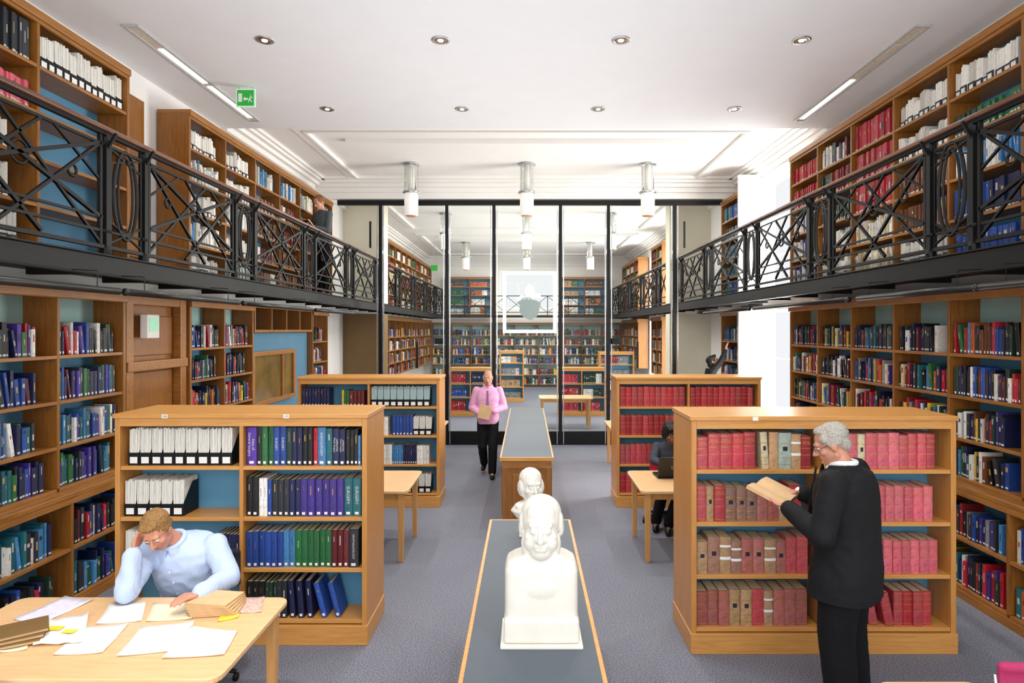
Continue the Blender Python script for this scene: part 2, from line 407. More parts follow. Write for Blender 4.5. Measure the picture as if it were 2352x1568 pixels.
    if glasses:
        m = MB()
        for sx in (-1, 1):
            m.tube([hp(fr, (sx*.031+.021*math.cos(t), .098, .004+.016*math.sin(t)))-P for t in [2*PI*k/14 for k in range(14)]], .0015, 6, True)
            m.tube([hp(fr, (sx*.052, .096, .008))-P, hp(fr, (sx*.082, 0, .012))-P], .0015, 6)
        m.tube([hp(fr, (-.011, .099, .008))-P, hp(fr, (.011, .099, .008))-P], .0015, 6)
        m.build('spectacles', LETB, root)
    if extra: extra(root, P, W, j, fr, R)
    return root
EYEW = mk('eye_white', '#e8e0d8', .3, var=.02)
EYED = mk('eye_iris', '#2a1c14', .3, var=.05)
LIP = mk('lip_line', '#8a4038', .5, var=.05)
STAND = dict(pelvis=(0, 0, .95), chest=(0, .01, 1.28), neck=(0, -.01, 1.49), head=(0, .03, 1.635), shL=(.185, -.01, 1.42), shR=(-.185, -.01, 1.42),
             elL=(.24, .02, 1.14), elR=(-.24, .02, 1.14), wrL=(.2, .22, 1.05), wrR=(-.2, .22, 1.05), hipL=(.085, 0, .90), hipR=(-.085, 0, .90), knL=(.09, .02, .50), knR=(-.09, .02, .50),
             anL=(.09, -.02, .085), anR=(-.09, -.02, .085), toeL=(.1, .14, .035), toeR=(-.1, .14, .035))
SIT = dict(pelvis=(0, 0, .55), chest=(0, .10, .87), neck=(0, .17, 1.06), head=(0, .26, 1.18), shL=(.185, .12, 1.0), shR=(-.185, .12, 1.0), elL=(.24, .3, .82), elR=(-.24, .3, .82), wrL=(.14, .5, .79), wrR=(-.14, .5, .79),
           hipL=(.09, 0, .52), hipR=(-.09, 0, .52), knL=(.12, .42, .52), knR=(-.12, .42, .52), anL=(.12, .42, .09), anR=(-.12, .42, .09), toeL=(.13, .57, .035), toeR=(-.13, .57, .035))
BLK = mk('black_suit', '#0f1015', .8, var=.2, scale=80, spec=.35)
BLKT = mk('black_trousers', '#0c0d11', .85, var=.2, scale=80, spec=.3)
SHOE = mk('black_shoe', '#0d0d0e', .3, var=.1)
def stripe(name, c1, c2, sc):
    m, n, l, b = nt(name); tc = n.new('ShaderNodeTexCoord'); w = n.new('ShaderNodeTexWave'); w.inputs['Scale'].default_value = sc; w.inputs['Distortion'].default_value = .6; w.inputs['Detail'].default_value = 1; w.inputs['Detail Scale'].default_value = .5
    l.new(tc.outputs['Object'], w.inputs['Vector']); r = n.new('ShaderNodeValToRGB'); r.color_ramp.elements[0].color = hexc(c1); r.color_ramp.elements[1].color = hexc(c2); r.color_ramp.elements[1].position = .3
    l.new(w.outputs['Fac'], r.inputs[0]); l.new(r.outputs[0], b.inputs['Base Color']); b.inputs['Roughness'].default_value = .85; return m
SHIRTB = stripe('pale_blue_striped_shirt', '#acc2e8', '#bccdec', 34)
PINK = mk('pink_shirt', '#e4a6cc', .8, var=.08, scale=20)
GREYSH = mk('grey_green_shirt', '#4c565a', .8, var=.1, scale=20)
GREYTOPW = mk('dark_grey_jumper', '#3c3e48', .85, var=.1, scale=60)
HGREY = mk('grey_hair', '#b0aba2', .7, var=.3, scale=90, bump=.6)
HSAND = mk('sandy_hair', '#946e3e', .7, var=.4, scale=90, bump=.6)
HBLK = mk('black_hair', '#0c0a0a', .45, var=.3, scale=60, bump=.4)
HBRN = mk('light_brown_hair', '#8a5a38', .7, var=.3, scale=60, bump=.4)
WSH = mk('white_collar', '#eef0f2', .8, var=.03)

MP = (2.0, 3.98); MF = (-.74, .67)
J = dict(STAND); J.update(pelvis=(0, -.02, .95), chest=(0, -.01, 1.27), neck=(0, .0, 1.485), head=(.02, .07, 1.60), shL=(.23, -.01, 1.41), shR=(-.23, -.01, 1.41), elL=(.31, .03, 1.12), wrL=(.18, .27, 1.21), elR=(-.28, .05, 1.12), wrR=(-.13, .30, 1.24),
                          hipL=(.10, -.01, .88), hipR=(-.10, -.01, .88), knL=(.12, .01, .48), knR=(-.12, .01, .48), anL=(.13, -.03, .085), anR=(-.13, -.03, .085), toeL=(.16, .13, .035), toeR=(-.16, .13, .035))
def lapels(root, P, W, j, fr, R):
    for sx in (-1, 1):
        q = lambda x, y, z: W((sx*x, y, z))-P
        MB().hexa([q(.06, .135, 1.46), q(.12, .135, 1.36), q(.02, .195, 1.08), q(.015, .19, 1.2), q(.06, .147, 1.46), q(.12, .15, 1.36), q(.02, .207, 1.08), q(.015, .204, 1.2)]).build('lapel', BLKT, root)
    for zz in (1.06, .96):
        MB().tube([W((0, .19, zz))-P, W((0, .205, zz))-P], .011, 10).build('jacket_button', BLACK, root)
person('grey-haired man in black suit standing at near right bookcase, reading an open book', MP, 0, MF, J, (.34, .82, -.44), BLK, BLKT, SHOE, SKIN2, HGREY, 'thin', s=1.045, girth=1.26, hem=.72,
       collar=WSH, glasses=True, topname='suit_jacket', hands={'L': ((-.45, .85, .1), (-.3, -.1, .9), .35), 'R': ((.5, .8, .05), (.2, .1, -1), .5)}, loose=.022, wr=.005, cuff=WSH, bv=.007, extra=lapels, legx=.018)
J = dict(SIT); J.update(pelvis=(0, -.02, .55), chest=(0, .12, .87), neck=(-.03, .20, 1.035), head=(-.07, .34, 1.14), shL=(.2, .15, .98), shR=(-.2, .17, .98), elL=(.36, .30, .83), wrL=(.30, .55, .83),
                        elR=(-.16, .50, .825), wrR=(-.158, .435, 1.045))
def placket(root, P, W, j, fr, R):
    Fw = R.col[1]
    for k in range(4):
        q = j['neck'].lerp(j['pelvis'], .22+.17*k)+Fw*.158-P
        MB().tube([q, q+Fw*.006], .006, 10).build('button', WSH, root)
person('man in pale blue striped shirt seated reading, head resting on hand', (-2.25, 4.3), 0, (0, -1), J, (.10, .70, -.62), SHIRTB, BLKT, SHOE, SKIN2, HSAND, 'short', girth=1.15, collar=SHIRTB,
       hands={'R': ((.20, -.18, .95), (1, -.1, 0), .32), 'L': ((-.5, .85, .1), (0, .1, -1), .35)}, loose=.018, wr=.010, extra=placket, headup=(-.12, 0, 1), bv=.007)
J = dict(STAND); J.update(knL=(.09, .14, .50), anL=(.08, .16, .09), toeL=(.09, .32, .045), knR=(-.09, .06, .50), anR=(-.08, -.24, .17), toeR=(-.09, -.12, .045), elL=(.27, -.02, 1.14), wrL=(.10, .20, 1.10), elR=(-.27, -.02, 1.14), wrR=(-.10, .21, 1.04), head=(0, .04, 1.63))
def tie(root, P, W, j, fr, R):
    MB().hexa([W((-.015, .125, 1.43))-P, W((.015, .125, 1.43))-P, W((.028, .165, 1.10))-P, W((-.028, .165, 1.10))-P, W((-.015, .135, 1.43))-P, W((.015, .135, 1.43))-P, W((.028, .178, 1.10))-P, W((-.028, .178, 1.10))-P]).build('necktie', mk('mauve_tie', '#8a6490', .6), root)
person('man in pink shirt and black trousers walking towards the centre desk', (-.64, 10.4), 0, (0, -1), J, (0, 1, -.12), PINK, BLKT, SHOE, SKIN2, HGREY, 'balding', s=.985, girth=1.05, collar=PINK, extra=tie,
       hands={'L': ((-.8, .4, -.1), (0, -1, 0), .6), 'R': ((.8, .4, .0), (0, -1, 0), .6)}, loose=.010, wr=.005)
J = dict(STAND); J.update(head=(0, .07, 1.62), elL=(.2, .04, 1.13), elR=(-.2, .04, 1.13), wrL=(.1, .23, 1.16), wrR=(-.1, .23, 1.16), hipL=(.08, 0, .9), hipR=(-.08, 0, .9), shL=(.17, -.01, 1.42), shR=(-.17, -.01, 1.42))
person('man in grey shirt standing on the left gallery reading a book', (-3.68, 11.35), 3.002, (-.55, -.83), J, (.1, .85, -.45), GREYSH, BLKT, SHOE, SKIN, HBRN, 'thin', s=1.03, girth=.92, glasses=True,
       hands={'L': ((-.2, .9, .2), (0, -.2, 1), .4), 'R': ((.2, .9, .2), (0, -.2, 1), .4)}, loose=.004)
J = dict(STAND); J.update(head=(0, .06, 1.50), neck=(0, -.01, 1.37), chest=(0, .01, 1.19), shL=(.16, 0, 1.31), shR=(-.16, 0, 1.31), elR=(-.15, .16, 1.52), wrR=(-.12, .25, 1.72), elL=(.2, .12, 1.10), wrL=(.15, .24, 1.2), pelvis=(0, 0, .9), hipL=(.08, 0, .85), hipR=(-.08, 0, .85))
person('dark-haired woman in black reaching up to a shelf by the right window', (3.56, 12.25), .22, (1, -.05), J, (-.3, .8, .3), BLK, BLKT, SHOE, SKIN, HBLK, 'long', s=1.04, girth=.85, topname='cardigan',
       hands={'R': ((.05, .25, .95), (0, 1, -.3), .25), 'L': ((0, .5, .8), (0, 1, 0), .3)}, loose=.004)
st = empty('step_stool', (3.56, 12.25, 0), 'low round step stool under the woman reaching at the right wall', 'stool')
MB().lathe([(.2, 0), (.19, .04), (.15, .18)], n=24).build('base', BLACK, st, True)
MB().lathe([(.17, .18), (.175, .19), (.175, .215), (.165, .22)], n=24).build('tread', GREYTOP, st, True)
J = dict(SIT); J.update(elL=(.22, .24, .84), elR=(-.22, .24, .84), wrL=(.1, .45, .815), wrR=(-.1, .45, .815), shL=(.165, .12, .98), shR=(-.165, .12, .98), head=(0, .22, 1.17), knL=(.09, .38, .50), anL=(-.06, .44, .09), toeL=(-.08, .59, .035), knR=(-.12, .38, .50), anR=(-.2, .32, .09), toeR=(-.22, .47, .035))
person('woman with black curly hair and dark grey top seated working at a laptop', (1.78, 7.9), 0, (-.1, -1), J, (0, .85, -.5), GREYTOPW, BLKT, SHOE, mk('skin_brown', '#8a5a40', .5, var=.08), HBLK, 'curly', s=.97, girth=.9, topname='jumper',
       hands={'L': ((-.1, .9, -.2), (0, 0, -1), .4), 'R': ((.1, .9, -.2), (0, 0, -1), .4)}, loose=.004)
def bust(label, P, face, kind):
    root = empty('bust', P, label, 'bust'); P = V(P); X = V((1, 0, 0)); Yv = V((0, 1, 0))
    if kind == 'herm':
        s = 1.2; fr = headframe(P+V((0, -.03, .54)), face, s=s)
        pr = head_prims(fr, 1.08)
        e = lambda p, r: E(hp(fr, p), tuple(x*s for x in r), fr[1])
        pr += [e((0, -.03, .045), (.084, .09, .078)), e((0, .03, .06), (.060, .045, .05)), e((.080, -.012, .01), (.012, .032, .045)), e((-.080, -.012, .01), (.012, .032, .045)),
               e((.064, .02, -.06), (.017, .026, .042)), e((-.064, .02, -.06), (.017, .026, .042)), e((.040, .050, -.045), (.028, .030, .036)), e((-.040, .050, -.045), (.028, .030, .036)), e((0, .054, -.085), (.040, .032, .030)), e((0, .066, -.052), (.036, .022, .026))]
        for sx in (-1, 1): pr += [e((sx*.029, .079, .006), (.014, .013, .011))]
        L = [(P+V((0, 0, .10)), .177, .118), (P+V((0, 0, .20)), .177, .118), (P+V((0, 0, .345)), .177, .116), (P+V((0, 0, .375)), .166, .108), (P+V((0, 0, .395)), .135, .095), (P+V((0, -.005, .415)), .088, .080), (P+V((0, -.01, .49)), .066, .068)]
        pr += [LF(L, X, Yv, 6), E(P+V((0, -.07, .27)), (.15, .056, .10))]
        blob('bust_figure', pr, MARBLE, root, P, voxel=.0055, it=5)
        bx('bust_base', MARBLE, root, -.179, .179, -.128, .122, .014, .13, bevel=.014)
        bx('plinth', MARBLE, root, -.195, .195, -.15, .15, 0, .014, bevel=.003)
    else:
        s = 1.0; fr = headframe(P+V((0, 0, .345)), face, s=s)
        e = lambda p, r: E(hp(fr, p), tuple(x*s for x in r), fr[1])
        pr = head_prims(fr, 1.06) + [e((0, -.03, .05), (.085, .095, .082)), e((.075, -.02, -.01), (.025, .05, .06)), e((-.075, -.02, -.01), (.025, .05, .06)), e((0, -.08, -.02), (.07, .04, .07))]
        for sx in (-1, 1): pr += [e((sx*.029, .075, .006), (.012, .0125, .009))]
        L = [(P+V((0, 0, .07)), .05, .05), (P+V((0, 0, .12)), .115, .08), (P+V((-.01, 0, .17)), .145, .09), (P+V((0, 0, .215)), .12, .085), (P+V((0, 0, .24)), .06, .06), (P+V((0, 0, .30)), .052, .052)]
        pr += [LF(L, X, Yv, 2), C(P+V((-.10, -.04, .21)), P+V((.06, -.075, .12)), .022, .018), C(P+V((.10, -.03, .20)), P+V((-.02, -.08, .12)), .02, .018), C(P+V((-.12, -.03, .18)), P+V((-.02, -.08, .10)), .018, .015)]
        blob('bust_figure', pr, MARBLE, root, P, voxel=.0045, it=3, wr=.002, wf=(30, 30, 30))
        MB().lathe([(.085, .015), (.08, .025), (.05, .04), (.045, .06), (.06, .08)], n=24).build('socle', MARBLE, root, True)
        bx('plinth', MARBLE, root, -.09, .09, -.09, .09, 0, .016, bevel=.002)
    return root
DZ = .9
bust('large white marble bust of a man on square-cut shoulders, nearest camera', (.07, 3.11, DZ), (-.05, -1, -.03), 'herm')
bust('smaller white marble bust with draped shoulders behind the large one', (.035, 4.66, DZ), (.3, -1, 0), 'drape')
def chair(label, loc, rot, mat, swivel=False):
    t = empty('chair', loc, label, 'chair', None, rot)
    blob('seat', [B((0, 0, .425), (.20, .20, .015)), E((0, 0, .43), (.21, .21, .03))], mat, t, voxel=.012, it=3)
    blob('backrest', [B((0, .24, .68), (.18, .012, .12)), C((-.16, .235, .80), (.16, .235, .80), .025), C((-.16, .24, .57), (.16, .24, .57), .02)], mat, t, voxel=.012, it=4)
    if swivel:
        MB().tube([(0, 0, .08), (0, 0, .41)], .025, 12).build('column', CHROME, t, True)
        for k in range(5):
            a = 2*PI*k/5; MB().tube([(0, 0, .10), (.26*math.cos(a), .26*math.sin(a), .065)], .02, 8, radii=[.024, .014]).build('foot', BLACK, t)
            MB().tube([(.26*math.cos(a)-.012, .26*math.sin(a), .028), (.26*math.cos(a)+.012, .26*math.sin(a), .028)], .027, 12).build('castor', BLACK, t, True)
        MB().tube([(0, .1, .41), (0, .28, .45), (0, .27, .62)], .018, 8).build('back_stem', BLACK, t)
    else:
        for sx in (-1, 1):
            MB().tube([(sx*.18, -.17, .42), (sx*.2, -.2, 0)], .012, 8).build('leg', CHROME, t, True); MB().tube([(sx*.18, .26, .75), (sx*.18, .2, .42), (sx*.2, .22, 0)], .012, 8).build('leg', CHROME, t, True)
CRED = mk('red_upholstery', '#b3152c', .8, var=.1, scale=80); CPNK = mk('magenta_upholstery', '#b83468', .8, var=.1, scale=80)
chair('dark swivel chair under the man reading at the near table', (-2.25, 4.32, 0), 0, mk('dark_upholstery', '#23242c', .8), True)
chair('red swivel chair under the woman at the laptop', (1.70, 7.93, 0), -.3, CRED, True)
chair('magenta upholstered chair at the bottom right corner', (2.40, 2.75, 0), -.1, CPNK)

# ---------------------------------------------------------------- room shell
Y0, Y1 = -2.5, 27.0
XW = 4.4
struct(bx('floor', CARPET, None, -5, 5, Y0, Y1+.5, -.1, 0))
struct(bx('wall_left', WHITE, None, -XW-.25, -XW, Y0, Y1, 0, 5.8))
WIN = [(9.66, 11.8, .12, 2.76, 3.06, 5.1), (16.4, 18.6, .25, 2.72, 3.12, 4.95), (20.4, 22.6, .25, 2.72, 3.12, 4.95)]
m = MB(); yy = Y0
for (a, b, z0, z1, z2, z3) in WIN:
    m.box(XW, XW+.25, yy, a, 0, 5.8)
    m.box(XW, XW+.25, a, b, 0, z0); m.box(XW, XW+.25, a, b, z1, z2); m.box(XW, XW+.25, a, b, z3, 5.8); yy = b
m.box(XW, XW+.25, yy, Y1, 0, 5.8)
struct(m.build('wall_right', WHITE))
struct(bx('trim_3', WHITE, None, 3.97, XW, 11.82, 11.89, 0, 2.8)); struct(bx('trim_4', WHITE, None, 3.97, XW, 11.82, 11.89, 3.01, 5.3))
FW = [(-1.15, 1.15)]
m = MB(); xx = -5
for (a, b) in FW:
    m.box(xx, a, Y1, Y1+.25, 0, 5.8); m.box(a, b, Y1, Y1+.25, 0, 3.3); m.box(a, b, Y1, Y1+.25, 4.95, 5.8); xx = b
m.box(xx, 5, Y1, Y1+.25, 0, 5.8)
struct(m.build('wall_far', WHITE))
wn = [0]
def window(x0, x1, y0, y1, z0, z1, axis):
    wn[0] += 1
    m = MB(); t = .04
    nb = 2
    if axis == 'x':
        X = XW+.1
        m.box(X, X+.06, y0, y1, z0, z0+t); m.box(X, X+.06, y0, y1, z1-t, z1)
        for k in range(nb+1):
            y = y0+(y1-y0)*k/nb; m.box(X, X+.06, max(y0, y-t/2), min(y1, y+t/2), z0+t, z1-t)
        for k in (1, 2): z = z0+(z1-z0)*k/3; m.box(X+.01, X+.05, y0, y1, z-.01, z+.01)
    else:
        Y = Y1+.1; nb = 3
        m.box(x0, x1, Y, Y+.06, z0, z0+t); m.box(x0, x1, Y, Y+.06, z1-t, z1)
        for k in range(nb+1):
            x = x0+(x1-x0)*k/nb; m.box(max(x0, x-t/2), min(x1, x+t/2), Y, Y+.06, z0+t, z1-t)
        for k in (1, 2): z = z0+(z1-z0)*k/3; m.box(x0, x1, Y+.01, Y+.05, z-.015, z+.015)
    struct(m.build('window_%d' % wn[0], WHITE))
def area(loc, rot, sx, sy, P, col=(1, 1, 1), name='lamp'):
    L = bpy.data.lights.new(name, 'AREA'); L.shape = 'RECTANGLE'; L.size = sx; L.size_y = sy; L.energy = P; L.color = col
    o = bpy.data.objects.new(name, L); COL.objects.link(o); o.location = loc; o.rotation_euler = rot; return o
for (a, b, z0, z1, z2, z3) in WIN:
    for (p, q) in ((z0, z1), (z2, z3)):
        window(0, 0, a, b, p, q, 'x')
        area((XW+.24, (a+b)/2, (p+q)/2), (0, PI/2, 0), q-p, b-a, (360 if p < 1 else 220) if a < 12 else 150, (1, .98, .94), 'window_daylight')
for (a, b) in FW:
    window(a, b, 0, 0, 3.3, 4.95, 'y')
    area(((a+b)/2, Y1+.24, 4.12), (-PI/2, 0, 0), b-a, 1.65, 16, (.95, 1, 1), 'window_daylight')
CZ, HZ = 5.3, 5.5
struct(bx('ceiling', CEILM, None, -XW-.2, XW+.2, Y0, 9.1, CZ, CZ+.45))
struct(bx('ceiling', WHITE, None, -XW-.2, XW+.2, 9.1, Y1+.2, HZ, HZ+.3))
def ring(m, x0, x1, y0, y1, w, z0, z1):
    m.box(x0, x1, y0, y0+w, z0, z1); m.box(x0, x1, y1-w, y1, z0, z1); m.box(x0, x0+w, y0+w, y1-w, z0, z1); m.box(x1-w, x1, y0+w, y1-w, z0, z1)
m = MB()
for (a, b) in ((9.3, 13.1), (13.7, 19.5), (20, 26)):
    ring(m, -3.6, 3.6, a+.30, b-.2, .12, 5.465, HZ); ring(m, -3.46, 3.46, a+.44, b-.34, .05, 5.44, HZ)
    m.box(-2.95, 2.80, a+.95, a+1.10, 5.42, HZ)
struct(m.build('trim_1', WHITE))
m = MB()
for s in (-1, 1):
    for (w, z) in ((.30, 5.45), (.24, 5.41), (.16, 5.35), (.08, 5.27)):
        a, b = sorted((s*(XW-w), s*XW)); m.box(a, b, 9.1, 12.9, z, HZ); m.box(a, b, 13.3, Y1, z, HZ)
for (w, z) in ((.46, 5.45), (.36, 5.40), (.26, 5.33), (.16, 5.24), (.08, 5.12)):
    m.box(-XW, XW, 13.2-w, 13.2+w, z, HZ)
    m.box(-XW, XW, Y1-w, Y1, z, HZ)
struct(m.build('trim_2', WHITE))
for s in (-1, 1):
    a, b = sorted((s*3.42, s*XW))
    struct(bx('wall_pier_left' if s < 0 else 'wall_pier_right', CREAM, None, a, b, 15.1, 15.55, 3.03, HZ-.02))
    struct(bx('wall_pier_lower_left' if s < 0 else 'wall_pier_lower_right', TAN if s < 0 else CREAM, None, a, b, 15.1, 15.55, 0, 2.78))

# ---------------------------------------------------------------- bookcases
ORD = ['', 'first', 'second', 'third', 'fourth', 'fifth', 'sixth', 'seventh', 'eighth', 'ninth', 'tenth', 'eleventh', 'twelfth', 'thirteenth', 'fourteenth', 'fifteenth', 'sixteenth', 'seventeenth', 'eighteenth', 'nineteenth', 'twentieth'] + ['twenty-' + x for x in ('first', 'second', 'third', 'fourth', 'fifth', 'sixth', 'seventh', 'eighth', 'ninth')] + ['thirtieth'] + ['thirty-' + x for x in ('first', 'second', 'third', 'fourth', 'fifth', 'sixth', 'seventh', 'eighth', 'ninth')] + ['fortieth']*20
PALC = {'red': '#b01c2c', 'crimson': '#bc3848', 'pink red': '#d05a6c', 'maroon': '#641a20', 'dark red': '#8a1c24', 'navy blue': '#161e4c', 'blue': '#20489a', 'light blue': '#4484ba', 'teal': '#1e646e', 'green': '#226638', 'dark green': '#18382a', 'black': '#0e0e12',
        'charcoal': '#262a32', 'white': '#e8e6e0', 'cream': '#dccfa8', 'tan': '#b8926a', 'brown': '#663a1c', 'purple': '#43308a', 'violet': '#5c34b8', 'grey': '#7c8086', 'yellow': '#d8b830', 'orange': '#c45c1c', 'grey green': '#8fa39a', 'faded brown': '#8c6250', 'faded red': '#a85a54'}
PALC = {k: hexc(v) for k, v in PALC.items()}
def bookcase(name, label, cat, loc, rot, xs, boards, top, depth, mv, mh, back, backmat, plinth=None, group=None, topover=.0, tt=.035, toplip=.06, littop=False):
    r = empty(name, loc, label, cat, group, rot); n = len(xs)-1; th = .03
    for i, x in enumerate(xs):
        e = i in (0, n)
        w = .04 if e else .03
        a = x if i == 0 else (x-w if i == n else x-w/2)
        bx('side_panel' if e else 'divider', mv, r, a, a+w, 0 if e else .004, depth, 0.0 if e else boards[0], top-tt, bevel=.003)
    for i in range(n):
        x0 = xs[i]+(.04 if i == 0 else .015); x1 = xs[i+1]-(.04 if i == n-1 else .015)
        for z in boards: bx('shelf', mh, r, x0, x1, .006, depth-(.004), z-th, z, bevel=.003)
    x0, x1 = xs[0], xs[-1]
    zt = boards[-1] if littop else top-tt
    bx('back_panel', backmat, r, x0+.02, x1-.02, back, back+.012, boards[0], zt)
    if littop: bx('back_panel', PALE, r, x0+.02, x1-.02, back, back+.012, zt, top-tt)  # top row back painted paler in place of light falling on it
    bx('top_panel', mh, r, x0-topover, x1+topover, -topover, depth+topover*.5, top-tt, top, bevel=.006)
    if toplip: bx('top_rail', mh, r, x0+.04, x1-.04, 0, .025, top-tt-toplip, top-tt)
    if plinth: bx('plinth', mh, r, x0-.006, x1+.006, -.012, depth, 0, plinth, bevel=.004)
    M = Matrix.Translation(loc) @ Matrix.Rotation(rot, 4, 'Z')
    return r, M
STUFF = MB()
def bookmeshes(t, h, d):
    c = .003; bl = min(.010, t*.18); n = 5
    out = [(-t/2, d), (-t/2, 0)] + [(-t/2*math.cos(PI*k/(n+1)), -bl*math.sin(PI*k/(n+1))) for k in range(1, n+1)] + [(t/2, 0), (t/2, d), (t/2-c, d), (t/2-c, .004), (-t/2+c, .004), (-t/2+c, d)]
    return out, bl
def strip(m, t, bl, z0, z1, off=.0007, w=1.0):
    n = 6; pts = []
    for k in range(n+1):
        a = PI*k/n; pts.append((-t/2*w*math.cos(a), -bl*math.sin(a)-off))
    for (a, b) in zip(pts, pts[1:]): m.quad((a[0], a[1], z0), (b[0], b[1], z0), (b[0], b[1], z1), (a[0], a[1], z1))
def book(M, rot, x, y, z, t, h, d, cname, lean=0, style='std', title=None, label='', group=None):
    bl_ = abs(math.sin(lean))*t/2
    p = M @ V((x, y, z+bl_+.0005))
    r = bpy.data.objects.new('book', None); COL.objects.link(r); r.location = p; r.rotation_euler = (0, lean, rot); r.empty_display_size = .02
    tag(r, label, 'book', group)
    poly, bl = bookmeshes(t, h, d)
    cv = MB().prism(poly, 0, h).build('cover', CLOTH, r, fix=True)
    c0 = PALC[cname]; k = rng.uniform(.75, 1.2); g = rng.uniform(0, .07) if style != 'std' else rng.uniform(0, .012)
    cv.color = (c0[0]*k+g, c0[1]*k+g*.8, c0[2]*k+g*.8, 1)
    MB().box(-t/2+.0035, t/2-.0035, .0045, d-.005, .003, h-.004).build('page_block', PAGES, r, fix=False)
    if style == 'std':
        m = MB(); strip(m, t, bl, .012, .032, w=.8); m.build('spine_label', STICK, r, fix=False)
        if title:
            s = title.replace('|', '\n'); sz = min(t*.36, .028) if '|' in title else min(t*.5, h*1.0/len(title))
            text('spine_title', s, sz, LETW, r, (0, -bl-.0012, h*.55), 'v')
        else:
            m = MB(); z1 = h*rng.uniform(.72, .9); strip(m, t, bl, z1-h*rng.uniform(.05, .28), z1, w=rng.choice((.12, .2, .3)))
            m.build('spine_title', rng.choice((LETW, GOLD, GOLD, LETB) if cname not in ('white', 'cream') else (LETB, LETB)), r, fix=False)
    elif style == 'dir':
        for q in (.06, .42, .62, .93):
            m = MB(); strip(m, t, bl, h*q, h*q+.003); m.build('gilt_band', GOLD, r, fix=False)
        if title: text('spine_title', title.replace('|', '\n'), t*.17, GOLD, r, (0, -bl-.0012, h*.79), 'h')
    elif style == 'tape':
        for q, u in ((.38, .46), (.72, .78)):
            m = MB(); strip(m, t, bl, h*q, h*u, .0015); m.build('tying_tape', STICK, r, fix=False)
    elif style == 'band':
        for q in (.12, .3, .7):
            m = MB(); strip(m, t, bl, h*q, h*q+.004); m.build('spine_band', GOLD, r, fix=False)
        m = MB(); strip(m, t, bl, h*.5, h*.62, w=.7); m.build('spine_label', LETB, r, fix=False)
    return r
def sbook(M, x, y, z, t, h, d, cname, lean=0, mag=False):
    c = PALC[cname]; k = rng.uniform(.7, 1.2); col = (c[0]*k, c[1]*k, c[2]*k, 1)
    L = M @ Matrix.Translation((x, y, z+abs(math.sin(lean))*t/2)) @ Matrix.Rotation(lean, 4, 'Y')
    P = lambda a, b, c_: L @ V((a, b, c_))
    def bb(x0, x1, y0, y1, z0, z1, c_): STUFF.hexa([P(x0, y0, z0), P(x1, y0, z0), P(x1, y1, z0), P(x0, y1, z0), P(x0, y0, z1), P(x1, y0, z1), P(x1, y1, z1), P(x0, y1, z1)], c_)
    if mag:
        n = max(3, int(t/.02))
        for q in range(n): bb(-t/2+t*q/n, -t/2+t*(q+.9)/n, rng.uniform(0, .01), d, 0, h*rng.uniform(.9, 1), (col[0], col[1]*.98, col[2]*.95, 1))
        bb(-t/2, t/2, -.006, 0, 0, h*.27, (.02, .02, .025, 1)); STUFF.quad(P(-t*.3, -.007, h*.04), P(t*.3, -.007, h*.04), P(t*.3, -.007, h*.2), P(-t*.3, -.007, h*.2), (.8, .8, .8, 1))
    else:
        bb(-t/2, t/2, 0, d, 0, h, col)
        STUFF.quad(P(-t*.36, -.001, .014), P(t*.36, -.001, .014), P(t*.36, -.001, .03), P(-t*.36, -.001, .03), (.65, .65, .63, 1))
        u = rng.uniform(.6, .9)*h; w = rng.choice((.08, .12, .2, .28)); tc = rng.choice(((.55, .53, .45, 1), (.5, .34, .1, 1), (.5, .5, .5, 1), (.02, .02, .03, 1)))
        if cname in ('white', 'cream'): tc = rng.choice(((.05, .05, .1, 1), (.4, .05, .05, 1), (.05, .1, .4, 1)))
        v = h*rng.uniform(.06, .3)
        STUFF.quad(P(-t*w, -.001, u-v), P(t*w, -.001, u-v), P(t*w, -.001, u), P(-t*w, -.001, u), tc)
JRN = mk('journal_edges', '#eceae2', .75, var=.3, scale=60, vec=(8, .3, .15))
JRNT = mk('teal_journal_edges', '#b4ced0', .75, var=.3, scale=60, vec=(8, .3, .15))
def magfile(M, rot, x, y, z, t, h, label, group, teal=False):
    r = bpy.data.objects.new('magazine_file', None); COL.objects.link(r); r.location = M @ V((x, y, z+.0005)); r.rotation_euler = (0, 0, rot); tag(r, label, 'magazine file', group)
    d = .22; w = t/2-.001; pr = [(0, 0), (d, 0), (d, h*.85), (d*.6, h*.85), (0, h*.33)]
    m = MB(); m.prism(pr, -w, -w+.003, 'x'); m.prism(pr, w-.003, w, 'x'); m.box(-w+.003, w-.003, 0, .003, 0, h*.33); m.build('holder', BLACK, r)
    m = MB(); n = max(4, int(t/.009)); tw = (t-.010)/n; sk = h*.10
    for k in range(n):
        hh = h*rng.uniform(.93, 1.0); xx = -t/2+.005+k*tw; y0 = .004+rng.uniform(0, .008); o = sk*(k/n)*.15
        m.hexa([(xx, y0, .003), (xx+tw*.82, y0, .003), (xx+tw*.82, d-.01, .003), (xx, d-.01, .003), (xx+o, y0+.004, hh), (xx+tw*.82+o, y0+.004, hh), (xx+tw*.82+o, d-.01, hh), (xx+o, d-.01, hh)])
    m.build('journals', JRNT if teal else JRN, r, fix=False)
    MB().box(-t*.33, t*.33, -.0015, -.0002, h*.05, h*.22).build('card_label', STICK, r)
MIX = ['navy blue', 'blue', 'light blue', 'teal', 'green', 'dark green', 'black', 'charcoal', 'white', 'cream', 'red', 'maroon', 'dark red', 'purple', 'grey', 'white', 'black', 'navy blue', 'orange', 'brown', 'charcoal', 'red', 'yellow']
DARK = ['navy blue', 'black', 'charcoal', 'dark green', 'maroon', 'blue', 'black', 'navy blue', 'white', 'red']
BLUES = ['blue', 'navy blue', 'light blue', 'teal', 'green', 'white', 'purple', 'charcoal', 'teal', 'navy blue']
